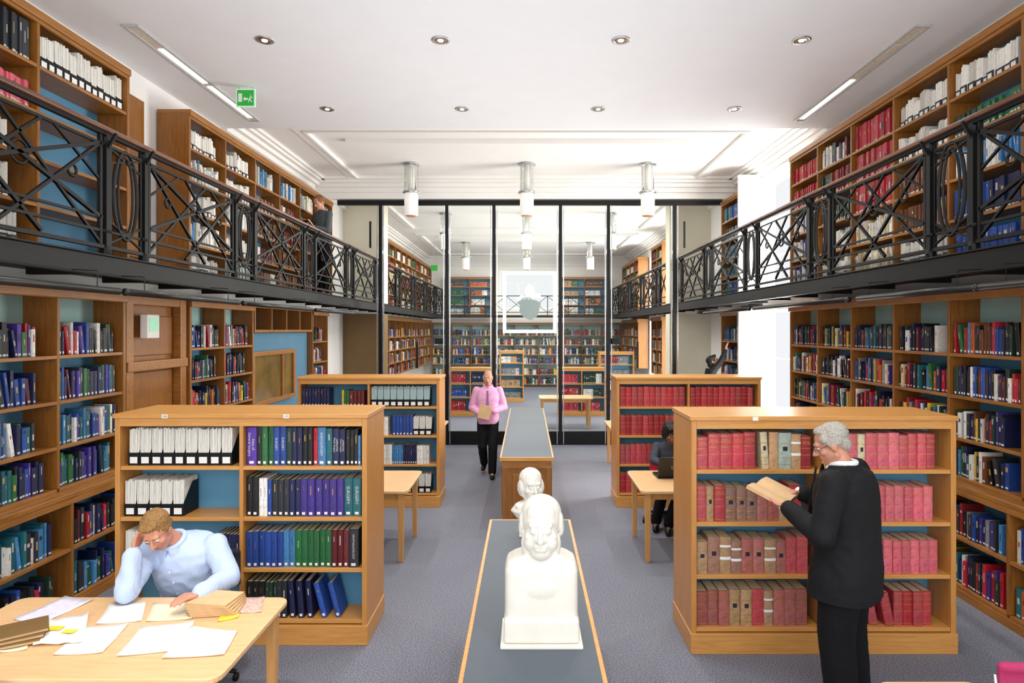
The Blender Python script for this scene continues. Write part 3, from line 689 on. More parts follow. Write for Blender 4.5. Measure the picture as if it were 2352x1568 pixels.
def fill(M, rot, x0, x1, z, hmax, pal, mode, where='', group=None, frac=1.0, tr=(.022, .048), hr=(.20, .29), mag=False, y=.03, uniform=False, style='std', leanp=.08):
    x = x0+.006; i = 0; end = x0+(x1-x0)*frac; cc = rng.choice(pal); hh = rng.uniform(*hr)
    while True:
        t = rng.uniform(*tr) if not mag else rng.uniform(.08, .095)
        lean = 0
        if not uniform or rng.random() < .12: cc = rng.choice(pal)
        if not uniform: hh = rng.uniform(*hr)
        h = min(hh, hmax-.035)
        if not mag and not uniform and rng.random() < leanp and i: lean = -rng.uniform(.08, .22)
        adv = t*abs(math.cos(lean)) + h*abs(math.sin(lean))
        if x+adv > end-.006: break
        i += 1; cx = x + h*abs(math.sin(lean)) + t/2*math.cos(lean)
        d = rng.uniform(.15, .2)
        if mode == 'obj':
            lab = '%s, %s from left, %s' % ((cc+' book') if not mag else 'white magazine file', ORD[min(i, 59)], where)
            if mag: magfile(M, rot, cx, y, z, t, h, lab, group)
            else: book(M, rot, cx, y+rng.uniform(0, .02), z, t, h, d, cc, lean, style, None, lab, group)
        else: sbook(M, cx, y+rng.uniform(0, .03), z, t, h, d, cc if not mag else 'white', lean, mag)
        x += adv+.0015
RZ = [.19, .58, .97, 1.36]
def row(M, bay0, z, spec, where, group, y=.035):
    x = bay0; i = 0
    for sp in spec:
        cname, t, h, n = sp[:4]; title = sp[4] if len(sp) > 4 else None; style = sp[5] if len(sp) > 5 else 'std'; lean = sp[6] if len(sp) > 6 else 0
        for k in range(n):
            if cname is None: x += t; continue
            i += 1; tt = t*rng.uniform(.93, 1.07)
            if cname == 'file': magfile(M, 0, x+tt/2, y, z, tt, h, 'white magazine file, %s from left, %s' % (ORD[i], where), 'magazine files in the bookcases'); x += tt+.001
            elif cname == 'tealfile': magfile(M, 0, x+tt/2, y, z, tt, h, 'pale teal magazine file, %s from left, %s' % (ORD[i], where), 'magazine files in the bookcases', True); x += tt+.001
            else:
                hj = h*rng.uniform(.97, 1.02) if style != 'std' else h*rng.uniform(.985, 1.01)
                adv = tt*math.cos(lean)+hj*abs(math.sin(lean))
                book(M, 0, x+hj*abs(math.sin(lean))+tt/2*math.cos(lean), y+rng.uniform(0, .014), z, tt, hj, .19, cname, lean, style, title, '%s book, %s from left, %s' % (cname, ORD[i], where), group); x += adv+.001
AX0, AX1, AY = -3.14, -1.217, 4.81
w = AX1-AX0
r, MA = bookcase('bookcase', 'near left oak bookcase, low and double-sided, with white journals and surgery books', 'bookcase', (AX0, AY, 0), 0, [0, w/2, w], RZ, 1.76, .57, WV, WH, .28, BLUE, .15, topover=.012)
for i, (s, px) in enumerate((('108', 379), ('109', 658))):
    X = (px-1210)/F*4.8-AX0
    MB().box(X-.022, X+.022, -.017, -.0125, 1.728, 1.756).build('number_plate', STICK, r); text('plate_number', s, .022, LETB, r, (X, -.0182, 1.742))
ga = 'books in the near left bookcase'; wA = 'near left bookcase'
b1, b2 = .05, w/2+.025
row(MA, b1+.03, RZ[3], [('file', .088, .29, 9)], 'top shelf, '+wA, ga)
row(MA, b1, RZ[2], [('file', .09, .28, 5)], 'second shelf, '+wA, ga)
row(MA, b1, RZ[1], [('file', .09, .28, 1)], 'third shelf left, '+wA, ga)
row(MA, b1+.7, RZ[1], [('navy blue', .03, .25, 6)], 'third shelf left, '+wA, 'navy books behind the seated man')
row(MA, b2, RZ[3], [('violet', .075, .295, 1, 'Atlas of|General Surgery'), ('black', .04, .30, 1), ('green', .042, .30, 2), ('blue', .048, .295, 2, 'SURGERY'), ('dark green', .045, .29, 1), ('navy blue', .042, .29, 2), ('black', .04, .29, 2), ('red', .035, .29, 1), ('light blue', .06, .29, 1, 'ENDOSURGERY'), ('teal', .05, .28, 1), ('navy blue', .05, .28, 2, 'OPERATIVE|Plastic Surgery'), ('black', .03, .27, 3), ('light blue', .02, .23, 1)], 'top shelf right, '+wA, ga)
row(MA, b2, RZ[2], [('black', .045, .30, 2), ('white', .032, .29, 2), ('blue', .035, .28, 1), ('charcoal', .045, .28, 3), ('navy blue', .042, .28, 2), ('purple', .056, .285, 6), ('teal', .07, .29, 2, 'SURGERY')], 'second shelf right, '+wA, ga)
row(MA, b2, RZ[1], [('blue', .046, .27, 6), ('light blue', .046, .28, 2), ('green', .046, .28, 6), ('maroon', .045, .28, 3), ('charcoal', .08, .29, 1, 'OPHTHALMOLOGY')], 'third shelf right, '+wA, ga)
row(MA, b2, RZ[0], [('black', .045, .28, 3), ('dark green', .03, .27, 3), ('charcoal', .04, .28, 2), ('navy blue', .045, .28, 3, None, 'std', -.08), ('blue', .04, .27, 2, None, 'std', -.25)], 'bottom shelf right, '+wA, ga)
BX0, BX1, BY = 1.22, 3.185, 4.68
w = BX1-BX0
r, MBm = bookcase('bookcase', 'near right oak bookcase, low and double-sided, filled with old red directories', 'bookcase', (BX0, BY, 0), 0, [0, w/2, w], RZ, 1.76, .57, WV, WH, .28, BLUE, .15, topover=.012)
MB().box(.45, .49, -.017, -.0125, 1.728, 1.756).build('number_plate', STICK, r)
gb = 'red directories in the near right bookcase'; wB = 'near right bookcase'; MD = 'MEDICAL|DIRECTORY'
b2 = w/2+.025
def D_(c, n, t=.088, h=.27, st='dir', ln=0): return (c, t, h, n, MD if st == 'dir' else None, st, ln)
row(MBm, b1, RZ[3], [D_('crimson', 1, .08, .24), D_('crimson', 4, .088), (None, .03, 0, 1), ('cream', .05, .27, 1, None, 'band', -.06), ('tan', .07, .27, 1, None, 'none'), ('grey green', .09, .275, 1, None, 'band'), ('tan', .075, .265, 1, None, 'tape'), D_('dark red', 1, .08, .25)], 'top shelf left, '+wB, gb)
row(MBm, b2, RZ[3], [D_('pink red', 3, .08, .265), ('cream', .06, .26, 1, None, 'band'), D_('pink red', 3, .085, .27), D_('crimson', 4, .07, .26)], 'top shelf right, '+wB, gb)
row(MBm, b1, RZ[2], [D_('crimson', 1, .07), ('tan', .06, .26, 1, None, 'band'), D_('crimson', 1, .08), ('faded brown', .08, .25, 2, None, 'band'), ('faded brown', .075, .235, 1, None, 'band'), D_('faded red', 2, .08, .25), ('tan', .07, .25, 1, None, 'tape'), D_('crimson', 1)], 'second shelf left, '+wB, gb)
row(MBm, b2, RZ[2], [D_('red', 3, .08, .26), D_('pink red', 8, .072, .26)], 'second shelf right, '+wB, gb)
row(MBm, b1, RZ[1], [('tan', .085, .24, 1, None, 'band'), ('faded brown', .085, .27, 1, None, 'band'), ('tan', .085, .27, 1, None, 'tape'), ('faded brown', .08, .25, 1, None, 'tape'), ('faded red', .08, .26, 2, None, 'band'), ('tan', .09, .25, 1, None, 'tape'), ('faded red', .075, .235, 1, None, 'band'), D_('crimson', 2, .08)], 'third shelf left, '+wB, gb)
row(MBm, b2, RZ[1], [('maroon', .05, .25, 2, None, 'band')] + [D_('pink red', 11, .066, .25)], 'third shelf right, '+wB, gb)
row(MBm, b1, RZ[0], [D_('faded red', 3, .08, .26), ('tan', .08, .27, 2, None, 'band'), D_('crimson', 1), ('tan', .07, .26, 1, None, 'tape'), D_('faded red', 3, .085)], 'bottom shelf left, '+wB, gb)
row(MBm, b2, RZ[0], [D_('pink red', 3, .07, .25), ('white', .04, .25, 1, None, 'std', -.12), D_('crimson', 2, .07, .25, 'dir', -.2), D_('red', 4, .07, .26)], 'bottom shelf right, '+wB, gb)
CX0 = -3.10; w = 1.92
r, MC = bookcase('bookcase', 'far left oak bookcase behind the first, with teal journals and blue books', 'bookcase', (CX0, 8.53, 0), 0, [0, w/2, w], RZ, 1.76, .57, WV, WH, .28, BLUE, .15, topover=.012)
wC = 'far left bookcase'; gc = 'books in the far left bookcase'; b2 = w/2+.025
row(MC, b1, RZ[3], [('navy blue', .04, .25, 9), (None, .17, 0, 1), ('yellow', .03, .22, 1), ('green', .035, .22, 2), ('maroon', .05, .21, 4)], 'top shelf left, '+wC, gc)
row(MC, b2, RZ[3], [('tealfile', .088, .28, 9)], 'top shelf, '+wC, gc)
row(MC, b2, RZ[2], [('white', .045, .25, 5), (None, .06, 0, 1), ('blue', .045, .27, 6), ('file', .085, .26, 3)], 'second shelf right, '+wC, gc)
row(MC, b2, RZ[1], [('teal', .04, .27, 2), ('white', .04, .26, 5), ('light blue', .03, .25, 5), ('navy blue', .03, .26, 6), ('white', .04, .25, 4)], 'third shelf right, '+wC, gc)
row(MC, b2+.4, RZ[0], [('blue', .035, .26, 2), ('file', .085, .26, 4)], 'bottom shelf right, '+wC, gc)
DX0 = 1.215; w = 1.95
r, MDm = bookcase('bookcase', 'far right oak bookcase beside the windows, rows of uniform red volumes', 'bookcase', (DX0, 8.53, 0), 0, [0, w/2, w], RZ, 1.76, .57, WV, WH, .28, BLUE, .15, topover=.012)
wD = 'far right bookcase'; gd = 'red volumes in the far right bookcase'; b2 = w/2+.025
row(MDm, b1, RZ[3], [('red', .078, .27, 11, None, 'dir')], 'top shelf left, '+wD, gd)
row(MDm, b2, RZ[3], [('red', .078, .265, 11, None, 'dir')], 'top shelf right, '+wD, gd)
row(MDm, b1, RZ[2], [('red', .076, .27, 10, None, 'dir')], 'second shelf left, '+wD, gd)
row(MDm, b1, RZ[1], [('crimson', .074, .26, 6, None, 'dir'), ('faded red', .06, .25, 4, None, 'band')], 'third shelf left, '+wD, gd)
row(MDm, b1, RZ[0], [('red', .076, .26, 5, None, 'dir')], 'bottom shelf left, '+wD, gd)

LOWZ = [.10, .54]; MIDZ = [1.04, 1.40, 1.79, 2.18]; UPZ = [.06, .42, .80, 1.18, 1.56]
def wallrun(side, d0, d1, n, kind, label, contents, objbays=(), where='', objk=()):
    L = d1-d0; xs = [L*i/n for i in range(n+1)]
    fx = {'low': 3.88, 'mid': 4.0, 'up': 4.0}[kind]; dep = XW-.02-fx
    z0 = {'low': 0, 'mid': 1.01, 'up': 3.015}[kind]
    if side < 0: loc, rot = (-fx, d0, z0), PI/2
    else: loc, rot = (fx, d1, z0), -PI/2
    bo = {'low': LOWZ, 'mid': [z-z0 for z in MIDZ], 'up': UPZ}[kind]; top = {'low': 1.01, 'mid': 1.78, 'up': 2.0}[kind]
    r, M = bookcase('wall_bookcase', label, 'bookcase', loc, rot, xs, bo, top, dep, DV, DH, min(.30, dep-.03), BLUE, None, None, 0, .045 if kind != 'up' else .05, .05, littop=kind == 'mid')
    if kind == 'low': bx('plinth', DH, r, 0, L, -.01, .04, 0, .07)
    if kind == 'mid': bx('cornice', DH, r, -.0, L, -.03, 0, 1.66, 1.78, bevel=.01)
    if kind == 'up': bx('cornice', DH, r, -.0, L, -.02, 0, 1.93, 2.0, bevel=.008)
    for i in range(n):
        for k, z in enumerate(bo):
            hm = (bo[k+1] if k+1 < len(bo) else top)-z-.03
            c = contents(i, k)
            if c is None: continue
            pal, kw = c
            mode = 'obj' if i in objbays and (not objk or k in objk) else 'stuff'
            fill(M, rot, xs[i]+.04, xs[i+1]-.04, z, hm, pal, mode, '%s shelf of %s' % (ORD[len(bo)-k], where), 'books on the wall shelves' if not kw.get('mag') else 'magazine files on the wall shelves', **kw)
    return r
gen = lambda i, k: (MIX if (i+k) % 3 else DARK, dict(frac=rng.choice((1, 1, .95, .8))))
genb = lambda i, k: (BLUES if (i+k) % 2 else DARK, dict(frac=rng.choice((1, .95, .85))))
genl = lambda i, k: (DARK+['green', 'purple'] if k > 1 else BLUES, dict(frac=rng.choice((1, .95, .85))))
wallrun(-1, 4.5, 6.3, 2, 'mid', 'left wall bookcase of mixed textbooks below the gallery, nearest bays', genl, (1,), 'left wall bay before the door', (2, 3))
wallrun(-1, 4.5, 6.3, 2, 'low', 'projecting base bookcase of the left wall beside the near left bookcase', genb)
wallrun(-1, 7.5, 9.25, 2, 'mid', 'left wall bookcase between the panelled door and the serving hatch', gen)
wallrun(-1, 7.5, 9.25, 2, 'low', 'base bookcase on left wall beyond the panelled door', gen)
wallrun(-1, 11.8, 12.7, 1, 'mid', 'narrow left wall bookcase beside the glass partition', gen)
wallrun(-1, 11.8, 12.7, 1, 'low', 'narrow base bookcase at far end of left wall', gen)
wallrun(1, 4.2, 9.6, 6, 'mid', 'long right wall bookcase of mixed textbooks below the gallery', gen, (4,), 'nearest right wall bay', (2, 3))
wallrun(1, 4.2, 9.6, 6, 'low', 'long projecting base bookcase of the right wall', gen)
wallrun(1, 11.9, 13.0, 1, 'mid', 'narrow right wall bookcase beyond the window', genb)
wallrun(1, 11.9, 13.0, 1, 'low', 'narrow base bookcase at far end of right wall', genb)
def upL(i, k):
    if i == 0: return (['charcoal', 'brown'], dict(uniform=True, hr=(.3, .33))) if k == 4 else ((['pink red', 'crimson'], dict(uniform=True, tr=(.02, .03), hr=(.18, .22))) if k == 3 else (['white'], dict(mag=True, frac=.9)))
    return (['white', 'white', 'blue'], dict(mag=True, hr=(.27, .33))) if k == 4 else None
wallrun(-1, 4.0, 6.36, 2, 'up', 'upper left gallery bookcase, nearest, with journals above empty blue shelves', upL, (1,), 'nearest upper left gallery bay')
def upL2(i, k):
    if k == 4: return (['white', 'cream', 'light blue'], dict(mag=i in (0, 1), frac=.9, tr=(.03, .06)))
    if i in (0, 1): return (['white', 'light blue', 'cream', 'white'], dict(mag=(i+k) % 2 == 0, frac=.95))
    return (['brown', 'maroon', 'brown', 'white', 'faded brown'], dict(uniform=True, tr=(.04, .06)))
wallrun(-1, 7.48, 13.0, 6, 'up', 'long upper left gallery bookcase with white journals and brown volumes', upL2)
def upR(i, k):
    if i == 0: return (['red', 'crimson'], dict(uniform=True)) if k > 2 else (['white', 'purple', 'white'], dict(tr=(.02, .03)))
    if i == 1: return (['charcoal', 'white', 'maroon'], dict(frac=.9)) if k == 4 else ((['dark green', 'dark red'], dict(uniform=True)) if k > 1 else (['white'], dict(mag=True)))
    if i == 2: return (['red', 'crimson'], dict(uniform=True, tr=(.05, .07), hr=(.30, .34))) if k > 1 else (['white', 'cream'], dict(tr=(.015, .03)))
    if i == 3: return (['white'], dict(mag=True)) if k in (4, 3, 0) else ((['faded brown', 'brown'], dict(uniform=True)))
    if i >= 4: return (['white'], dict(mag=True)) if k == 4 else ((['green', 'dark green'], dict(uniform=True)) if k == 3 else ((['blue', 'navy blue'], dict(uniform=True, tr=(.04, .06))) if k < 2 else (['white', 'light blue'], dict(tr=(.015, .03)))))
wallrun(1, 4.2, 9.6, 6, 'up', 'long upper right gallery bookcase with red sets and white journals', upR)
wallrun(1, 11.9, 13.0, 1, 'up', 'narrow upper right gallery bookcase between window and glass', lambda i, k: (['teal', 'dark red', 'blue'], dict(uniform=True)))
far = lambda i, k: (MIX+['white', 'cream'], dict(tr=(.035, .07)))
farr = lambda i, k: (['red', 'maroon', 'brown', 'cream', 'green', 'white'], dict(tr=(.035, .07), uniform=True))
for sd, nm in ((-1, 'left'), (1, 'right')):
    segs = [(15.7, 26.5, 12)] if sd < 0 else [(15.6, 16.3, 1), (18.7, 20.3, 2), (22.7, 26.5, 4)]
    for q, (a, b, n) in enumerate(segs):
        sp = ['', 'first ', 'second ', 'third '][q+1 if sd > 0 else 0]
        wallrun(sd, a, b, n, 'mid', '%s%s wall bookcase seen beyond the glass partition, below gallery' % (sp, nm), far)
        wallrun(sd, a, b, n, 'up', '%s%s gallery bookcase seen beyond the glass partition' % (sp, nm), farr)
def simple_case(label, x0, x1, y, top, n, pal, depth=.5):
    ww = x1-x0; xs = [ww*i/n for i in range(n+1)]; zs = [.12, .52, .90] if top < 1.5 else [.12, .5, .9, 1.3]
    r, M = bookcase('bookcase', label, 'bookcase', (x0, y, 0), 0, xs, zs, top, depth, WV, WH, .22, BLUE, .1)
    for i in range(n):
        for k, z in enumerate(zs): fill(M, 0, xs[i]+.04, xs[i+1]-.04, z, .38, pal(i, k), 'stuff', tr=(.04, .07), frac=.92, uniform=True)
simple_case('low oak bookcase beyond the glass, left, blue and red books', -2.15, -1.0, 17.6, 1.34, 2, lambda i, k: ['navy blue', 'white', 'blue'] if (i+k) % 2 else ['red', 'crimson'])
simple_case('low oak bookcase beyond the glass, right, red volumes', .87, 2.2, 17.6, 1.34, 2, lambda i, k: ['red', 'crimson'] if i == 0 or k == 0 else ['white', 'dark green', 'navy blue'])
simple_case('small oak bookcase far beyond the glass near the centre', -.9, -.1, 21, 1.7, 1, lambda i, k: ['white', 'tan', 'grey', 'navy blue'])
simple_case('oak bookcase far beyond the glass at right', 2.3, 3.4, 20, 1.7, 1, lambda i, k: ['white', 'dark red', 'grey', 'navy blue'])
for i, (a, b) in enumerate(((-4.0, -1.5), (-1.5, 1.5), (1.5, 4.0))):
    ww = b-a; n = 3; xs = [ww*q/n for q in range(n+1)]; zs = [.1, .5, .95, 1.35, 1.75, 2.15]
    r, M = bookcase('wall_bookcase', '%s end wall bookcase under the far gallery beyond the glass' % ('left', 'middle', 'right')[i], 'bookcase', (a, 26.6, 0), 0, xs, zs, 2.7, .38, DV, DH, .3, PALE, None)
    for q in range(n):
        for k, z in enumerate(zs): fill(M, 0, xs[q]+.04, xs[q+1]-.04, z, .36, MIX+['white', 'cream', 'tan', 'white'], 'stuff', tr=(.05, .08), frac=1)
for a, b, nm in ((-3.4, -1.45, 'left'), (1.45, 3.4, 'right')):
    ww = b-a; n = 2; xs = [ww*q/n for q in range(n+1)]; zs = [.06, .44, .82, 1.2]
    r, M = bookcase('wall_bookcase', 'upper end wall bookcase at %s of the far window beyond the glass' % nm, 'bookcase', (a, 26.62, 3.01), 0, xs, zs, 1.62, .36, DV, DH, .3, BLUE, None)
    for q in range(n):
        for k, z in enumerate(zs): fill(M, 0, xs[q]+.04, xs[q+1]-.04, z, .36, ['green', 'brown', 'white', 'orange', 'tan'], 'stuff', tr=(.05, .08), frac=.8, uniform=True)
st = STUFF.build('shelved_books', ATT, fix=False); st['kind'] = 'stuff'; tag(st, 'rows of mixed coloured books and journals filling the wall shelves', 'books')
# ---------------------------------------------------------------- left wall door and hatch
d = struct(bx('door_1', DV, None, -4.38, -4.12, 6.34, 7.46, 0, 2.77))
bx('door_panel', DV, d, -4.12, -4.10, 6.5, 7.3, .15, 1.95, bevel=.01)
bx('door_panel', DV, d, -4.12, -4.10, 6.5, 7.3, 2.12, 2.55, bevel=.01)
m = MB(); m.box(-4.12, -4.02, 6.34, 6.46, 0, 2.77); m.box(-4.12, -4.02, 7.34, 7.46, 0, 2.77); m.box(-4.12, -4.0, 6.34, 7.46, 1.97, 2.07); m.box(-4.12, -4.03, 6.34, 7.46, 2.66, 2.77)
m.build('architrave', DH, d, bevel=.008)
MB().tube([(-4.10, 7.2, 1.0), (-4.05, 7.2, 1.0), (-4.05, 7.1, 1.0)], .01).build('door_handle', CHROME, d, True)
d = struct(bx('door_2', DV, None, -4.395, -4.34, 6.42, 7.16, 3.02, 4.98))
bx('door_panel', DV, d, -4.34, -4.325, 6.5, 7.08, 3.2, 4.8, bevel=.01)
MUTE = mk('muted_blue_panel', '#4f7f9c', .6, var=.06, scale=4)
d = struct(bx('wall_hatch', MUTE, None, -4.38, -4.10, 9.28, 11.77, 0, 2.35))
t = empty('serving_hatch', (-4.09, 10.15, 1.24), 'oak framed glazed hatch in the blue panel of the left wall', 'hatch')
m = MB(); m.box(-.005, .06, -.86, -.78, 0, .83); m.box(-.005, .06, .78, .86, 0, .83); m.box(-.005, .06, -.78, .78, 0, .07); m.box(-.005, .06, -.78, .78, .76, .83); m.build('frame', DH, t, bevel=.005)
bx('pane', mk('hatch_glass_reflection', '#7c6436', .08, var=.4, scale=2.5), t, -.004, .015, -.78, .78, .07, .76); bx('mullion', DH, t, .0, .05, .30, .34, .07, .76)  # mottled tan of the pane paints in reflections on the glass
t = empty('hatch_shelf', (-4.2, 9.28, 2.36), 'oak pigeon-hole shelf above the serving hatch on left wall', 'shelf')
m = MB(); m.box(-.18, .2, 0, 2.49, 0, .04); m.box(-.18, .2, 0, 2.49, .37, .41); m.build('board', DH, t)
for q in range(5): bx('upright', DV, t, -.18, .2, .0+q*.6125, .04+q*.6125, .04, .37)
bx('back', MUTE, t, -.17, -.15, .04, 2.45, .04, .37)
t = empty('emergency_light_box', (-4.02, 6.7, 2.31), 'small white and pale green sign box above the panelled door', 'sign')
bx('casing', WHITE, t, -.02, .06, -.11, .11, 0, .25, bevel=.01); bx('panel', mk('pale_green_panel', '#9ed8b8', .4, emit=.3), t, .06, .066, -.08, .08, .07, .22)

# ---------------------------------------------------------------- galleries
def gallery(s, nm):
    a, b = sorted((s*3.46, s*4.385))
    t = empty('gallery_walkway', (0, 0, 2.85), '%s gallery walkway of black iron along the wall' % nm, 'gallery')
    bx('deck', IRON, t, a, b, 2.0, 26.5, .08, .15)
    m = MB(); e = s*3.46; m.box(*sorted((e-s*.03, e)), 2.0, 26.5, .0, .15); m.box(*sorted((e-s*.045, e+s*.02)), 2.0, 26.5, -.012, .0); m.box(*sorted((e-s*.045, e+s*.0)), 2.0, 26.5, .15, .165)
    m.build('edge_beam', IRON, t, bevel=.004)
    y = 2.3
    while y < 26: MB().box(*sorted((s*3.47, s*3.97)), y, y+.05, -.01, .08).build('cross_beam', IRON, t); y += .9
    rt = empty('gallery_railing', (0, 0, 3.02), '%s gallery railing of black iron crosses and ovals with wooden handrail' % nm, 'railing')
    X = s*3.47; H = 1.0
    def segs(y0, y1, off):
        out = []; y = off
        while y < y1:
            for (L, k) in ((.52, 'o'), (1.78, 'x')):
                p, q = max(y, y0), min(y+L, y1)
                if q-p > .2: out.append((p, q, k if q-p > L*.8 else 'p'))
                y += L
        return out
    for (ya, yb) in ((2.2, 15.08), (15.6, 26.4)):
        bx('handrail', RAILW, rt, X-.05, X+.05, ya, yb, H, H+.04, bevel=.012)
        m = MB(); m.box(X-.02, X+.02, ya, yb, H-.025, H); m.box(X-.018, X+.018, ya, yb, .045, .075); m.build('rail_bar', IRON, rt)
        off = (5.2 if s < 0 else 4.9)-2.3*2
        while off < ya-2.3: off += 2.3
        for (p, q, k) in segs(ya, yb, off):
            m = MB(); m.box(X-.027, X+.027, p-.027, p+.027, 0, H-.02); m.lathe([(.04, 0), (.044, .03), (.03, .07)], (X, p, 0), 10); m.lathe([(.03, 0), (.046, .03), (.04, .06)], (X, p, H-.10), 10)
            m.bar((X, p, H-.16), (X-s*.09, p, H-.005), .02); m.lathe([(.04, 0), (.044, .012), (.04, .024)], (X, p, .18), 10)
            m.build('post', IRON, rt)
            m = MB(); c = (p+q)/2; g = .07; P0, P1 = p+g, q-g; zb, zt = .30, H-.10
            B_ = lambda y0, z0, y1, z1, w=.024: m.bar((X, y0, z0), (X, y1, z1), w, w)
            if k == 'x':
                B_(P0, .08, P0, H-.03, .028); B_(P1, .08, P1, H-.03, .028); B_(p, zt, q, zt, .022); B_(p, zb, q, zb, .02); B_(p, .19, q, .19, .022)
                L = P1-P0
                B_(P0, zt, P1, zb, .028); B_(P0, zb, P1, zt, .028)
                B_(P0, zt, P0+L*.62, .09); B_(P1, zt, P1-L*.62, .09); B_(P0, .09, P0+L*.62, zt, .021); B_(P1, .09, P1-L*.62, zt, .021)
                B_(P0, (zb+zt)/2, P0+L*.31, zt, .018); B_(P1, (zb+zt)/2, P1-L*.31, zt, .018)
                for cc_, rr_ in ((c, .08), (P0+L*.19, .045), (P1-L*.19, .045)):
                    m.tube([(X, cc_+rr_*math.cos(t_), (zb+zt)/2+rr_*math.sin(t_)) for t_ in [2*PI*i/16 for i in range(16)]], .011, 6, True)
                m.build('cross_panel', IRON, rt)
            elif k == 'o':
                B_(p, zt, q, zt); B_(p, .19, q, .19, .02)
                for w_, r_ in ((.16, .015), (.10, .011)):
                    m.tube([(X, c+w_*math.cos(t_), .53+.38*math.sin(t_)*(w_/.16)**.3) for t_ in [2*PI*i/28 for i in range(28)]], r_, 6, True)
                B_(p+.055, .08, p+.055, H-.03, .02); B_(q-.055, .08, q-.055, H-.03, .02); B_(p, .08, q, .3, .016); B_(q, .08, p, .3, .016); B_(p, zt, q, zt-.15, .016); B_(q, zt, p, zt-.15, .016)
                m.build('oval_panel', IRON, rt)
            else:
                B_(p, zt, q, zt); B_(p, .2, q, .2); B_(p, .2, q, zt); B_(p, zt, q, .2); m.build('cross_panel', IRON, rt)
gallery(-1, 'left'); gallery(1, 'right')
t = empty('gallery_walkway', (0, 26.2, 2.85), 'end gallery crossing below the far windows beyond the glass', 'gallery')
bx('deck', IRON, t, -3.4, 3.4, -.3, .38, .06, .15)
t = empty('gallery_railing', (0, 25.9, 3.0), 'end gallery railing with crosses beyond the glass', 'railing')
m = MB(); m.box(-3.4, 3.4, -.02, .02, .77, .80); m.box(-3.4, 3.4, -.015, .015, .1, .13)
for i in range(8):
    x = -3.4+i*.85; x2 = x+.85; m.box(x-.015, x+.015, -.02, .02, 0, .8)
    m.bar((x, 0, .1), (x2, 0, .78), .02); m.bar((x, 0, .78), (x2, 0, .1), .02)
m.build('cross_panels', IRON, t)
TUBE = mk('black_tube', '#0c0e10', .4, 0)
for s, lst in ((-1, ((2.9, 4.95), (5.05, 7.0), (7.15, 9.4), (9.6, 11.7))), (1, ((2.5, 4.45), (4.5, 6.1), (6.3, 8.9), (9.1, 11.4)))):
    for i, (a, b) in enumerate(lst):
        X = s*3.2; z = 2.70
        t = empty('tube_light', (X, a, z), '%s black tubular light hung under the %s gallery, %s from the camera' % (('left', 'right')[s > 0], ('left', 'right')[s > 0], ORD[i+1]), 'light', 'tubular lights under the galleries')
        MB().tube([(0, 0, 0), (0, b-a, 0)], .027, 14).build('tube', TUBE, t, True)
        for q in (.12, .88):
            MB().tube([(0, (b-a)*q, .025), (0, (b-a)*q, .14), (s*.19, (b-a)*q, .15)], .004, 6).build('hanger', IRON, t)
        MB().lathe([(.029, 0), (.031, .02), (.026, .03)], n=14).build('end_cap', TUBE, t, True).rotation_euler = (PI/2, 0, 0)

# ---------------------------------------------------------------- glass partition
t = empty('glass_partition', (0, 13.2, 0), 'full height black framed glass partition across the room', 'glass wall')
bx('top_bar', BLACK, t, -3.95, 4.08, -.05, .05, 5.0, 5.10)
bx('bottom_bar', BLACK, t, -3.08, 3.10, -.04, .04, 0, .28)
mx = [-3.05, -1.666, -.683, .70, 1.70, 3.08]
for x in mx:
    mu = bx('mullion', BLACK, t, x-.035, x+.035, -.05, .05, .0, 5.0)
    for e in (-.075, .055): bx('steel_strip', CHROME, mu, x+e, x+e+.018, -.06, -.03, .02, 4.98)
for a, b in zip(mx, mx[1:]): bx('glass_pane', GLASS, t, a+.036, b-.036, -.006, .006, .28, 5.0)
for x, z in ((-3.25, 4.1), (3.27, 4.1), (-2.28, 1.6), (2.3, 1.6)): bx('door_handle', BLACK, t, x-.02, x+.02, -.1, -.05, z, z+.55)
for x in (-1.83, 1.83): bx('latch', BLACK, t, x-.09, x+.09, -.06, -.01, 2.1, 2.22)
FR = mk('frosted_white_glow', '#ffffff', .6, emit=.9, alpha=.75, var=.01)  # glow added to keep the etched shapes pure white; not a lamp
x0, x1, z0, z1 = -.5, .62, 2.33, 3.62; w_ = .07
m = MB(); m.box(x0, x1, 0, .002, z0, z0+w_); m.box(x0, x1, 0, .002, z1-w_, z1); m.box(x0, x0+w_, 0, .002, z0+w_, z1-w_); m.box(x1-w_, x1, 0, .002, z0+w_, z1-w_)
e = m.build('etched_frame', FR, t); e.location = (0, -.012, 0)
EG = mk('frosted_grey', '#9aacaa', .6, alpha=.9)
m = MB(); m.prism([(-.26, 2.98), (-.2, 2.9), (-.22, 2.78), (-.13, 2.66), (.02, 2.60), (.16, 2.68), (.2, 2.82), (.24, 2.96), (.12, 3.02), (-.1, 3.04)], 0, .002, 'y')
e = m.build('etched_shield', EG, t); e.location = (.06, -.013, 0)
m = MB(); m.prism([(-.28, 3.04), (-.18, 3.12), (-.08, 3.10), (-.10, 3.24), (-.02, 3.36), (.08, 3.30), (.10, 3.14), (.2, 3.16), (.27, 3.04), (.1, 3.08), (-.1, 3.08)], 0, .002, 'y')
e = m.build('etched_crest', FR, t); e.location = (.06, -.015, 0)

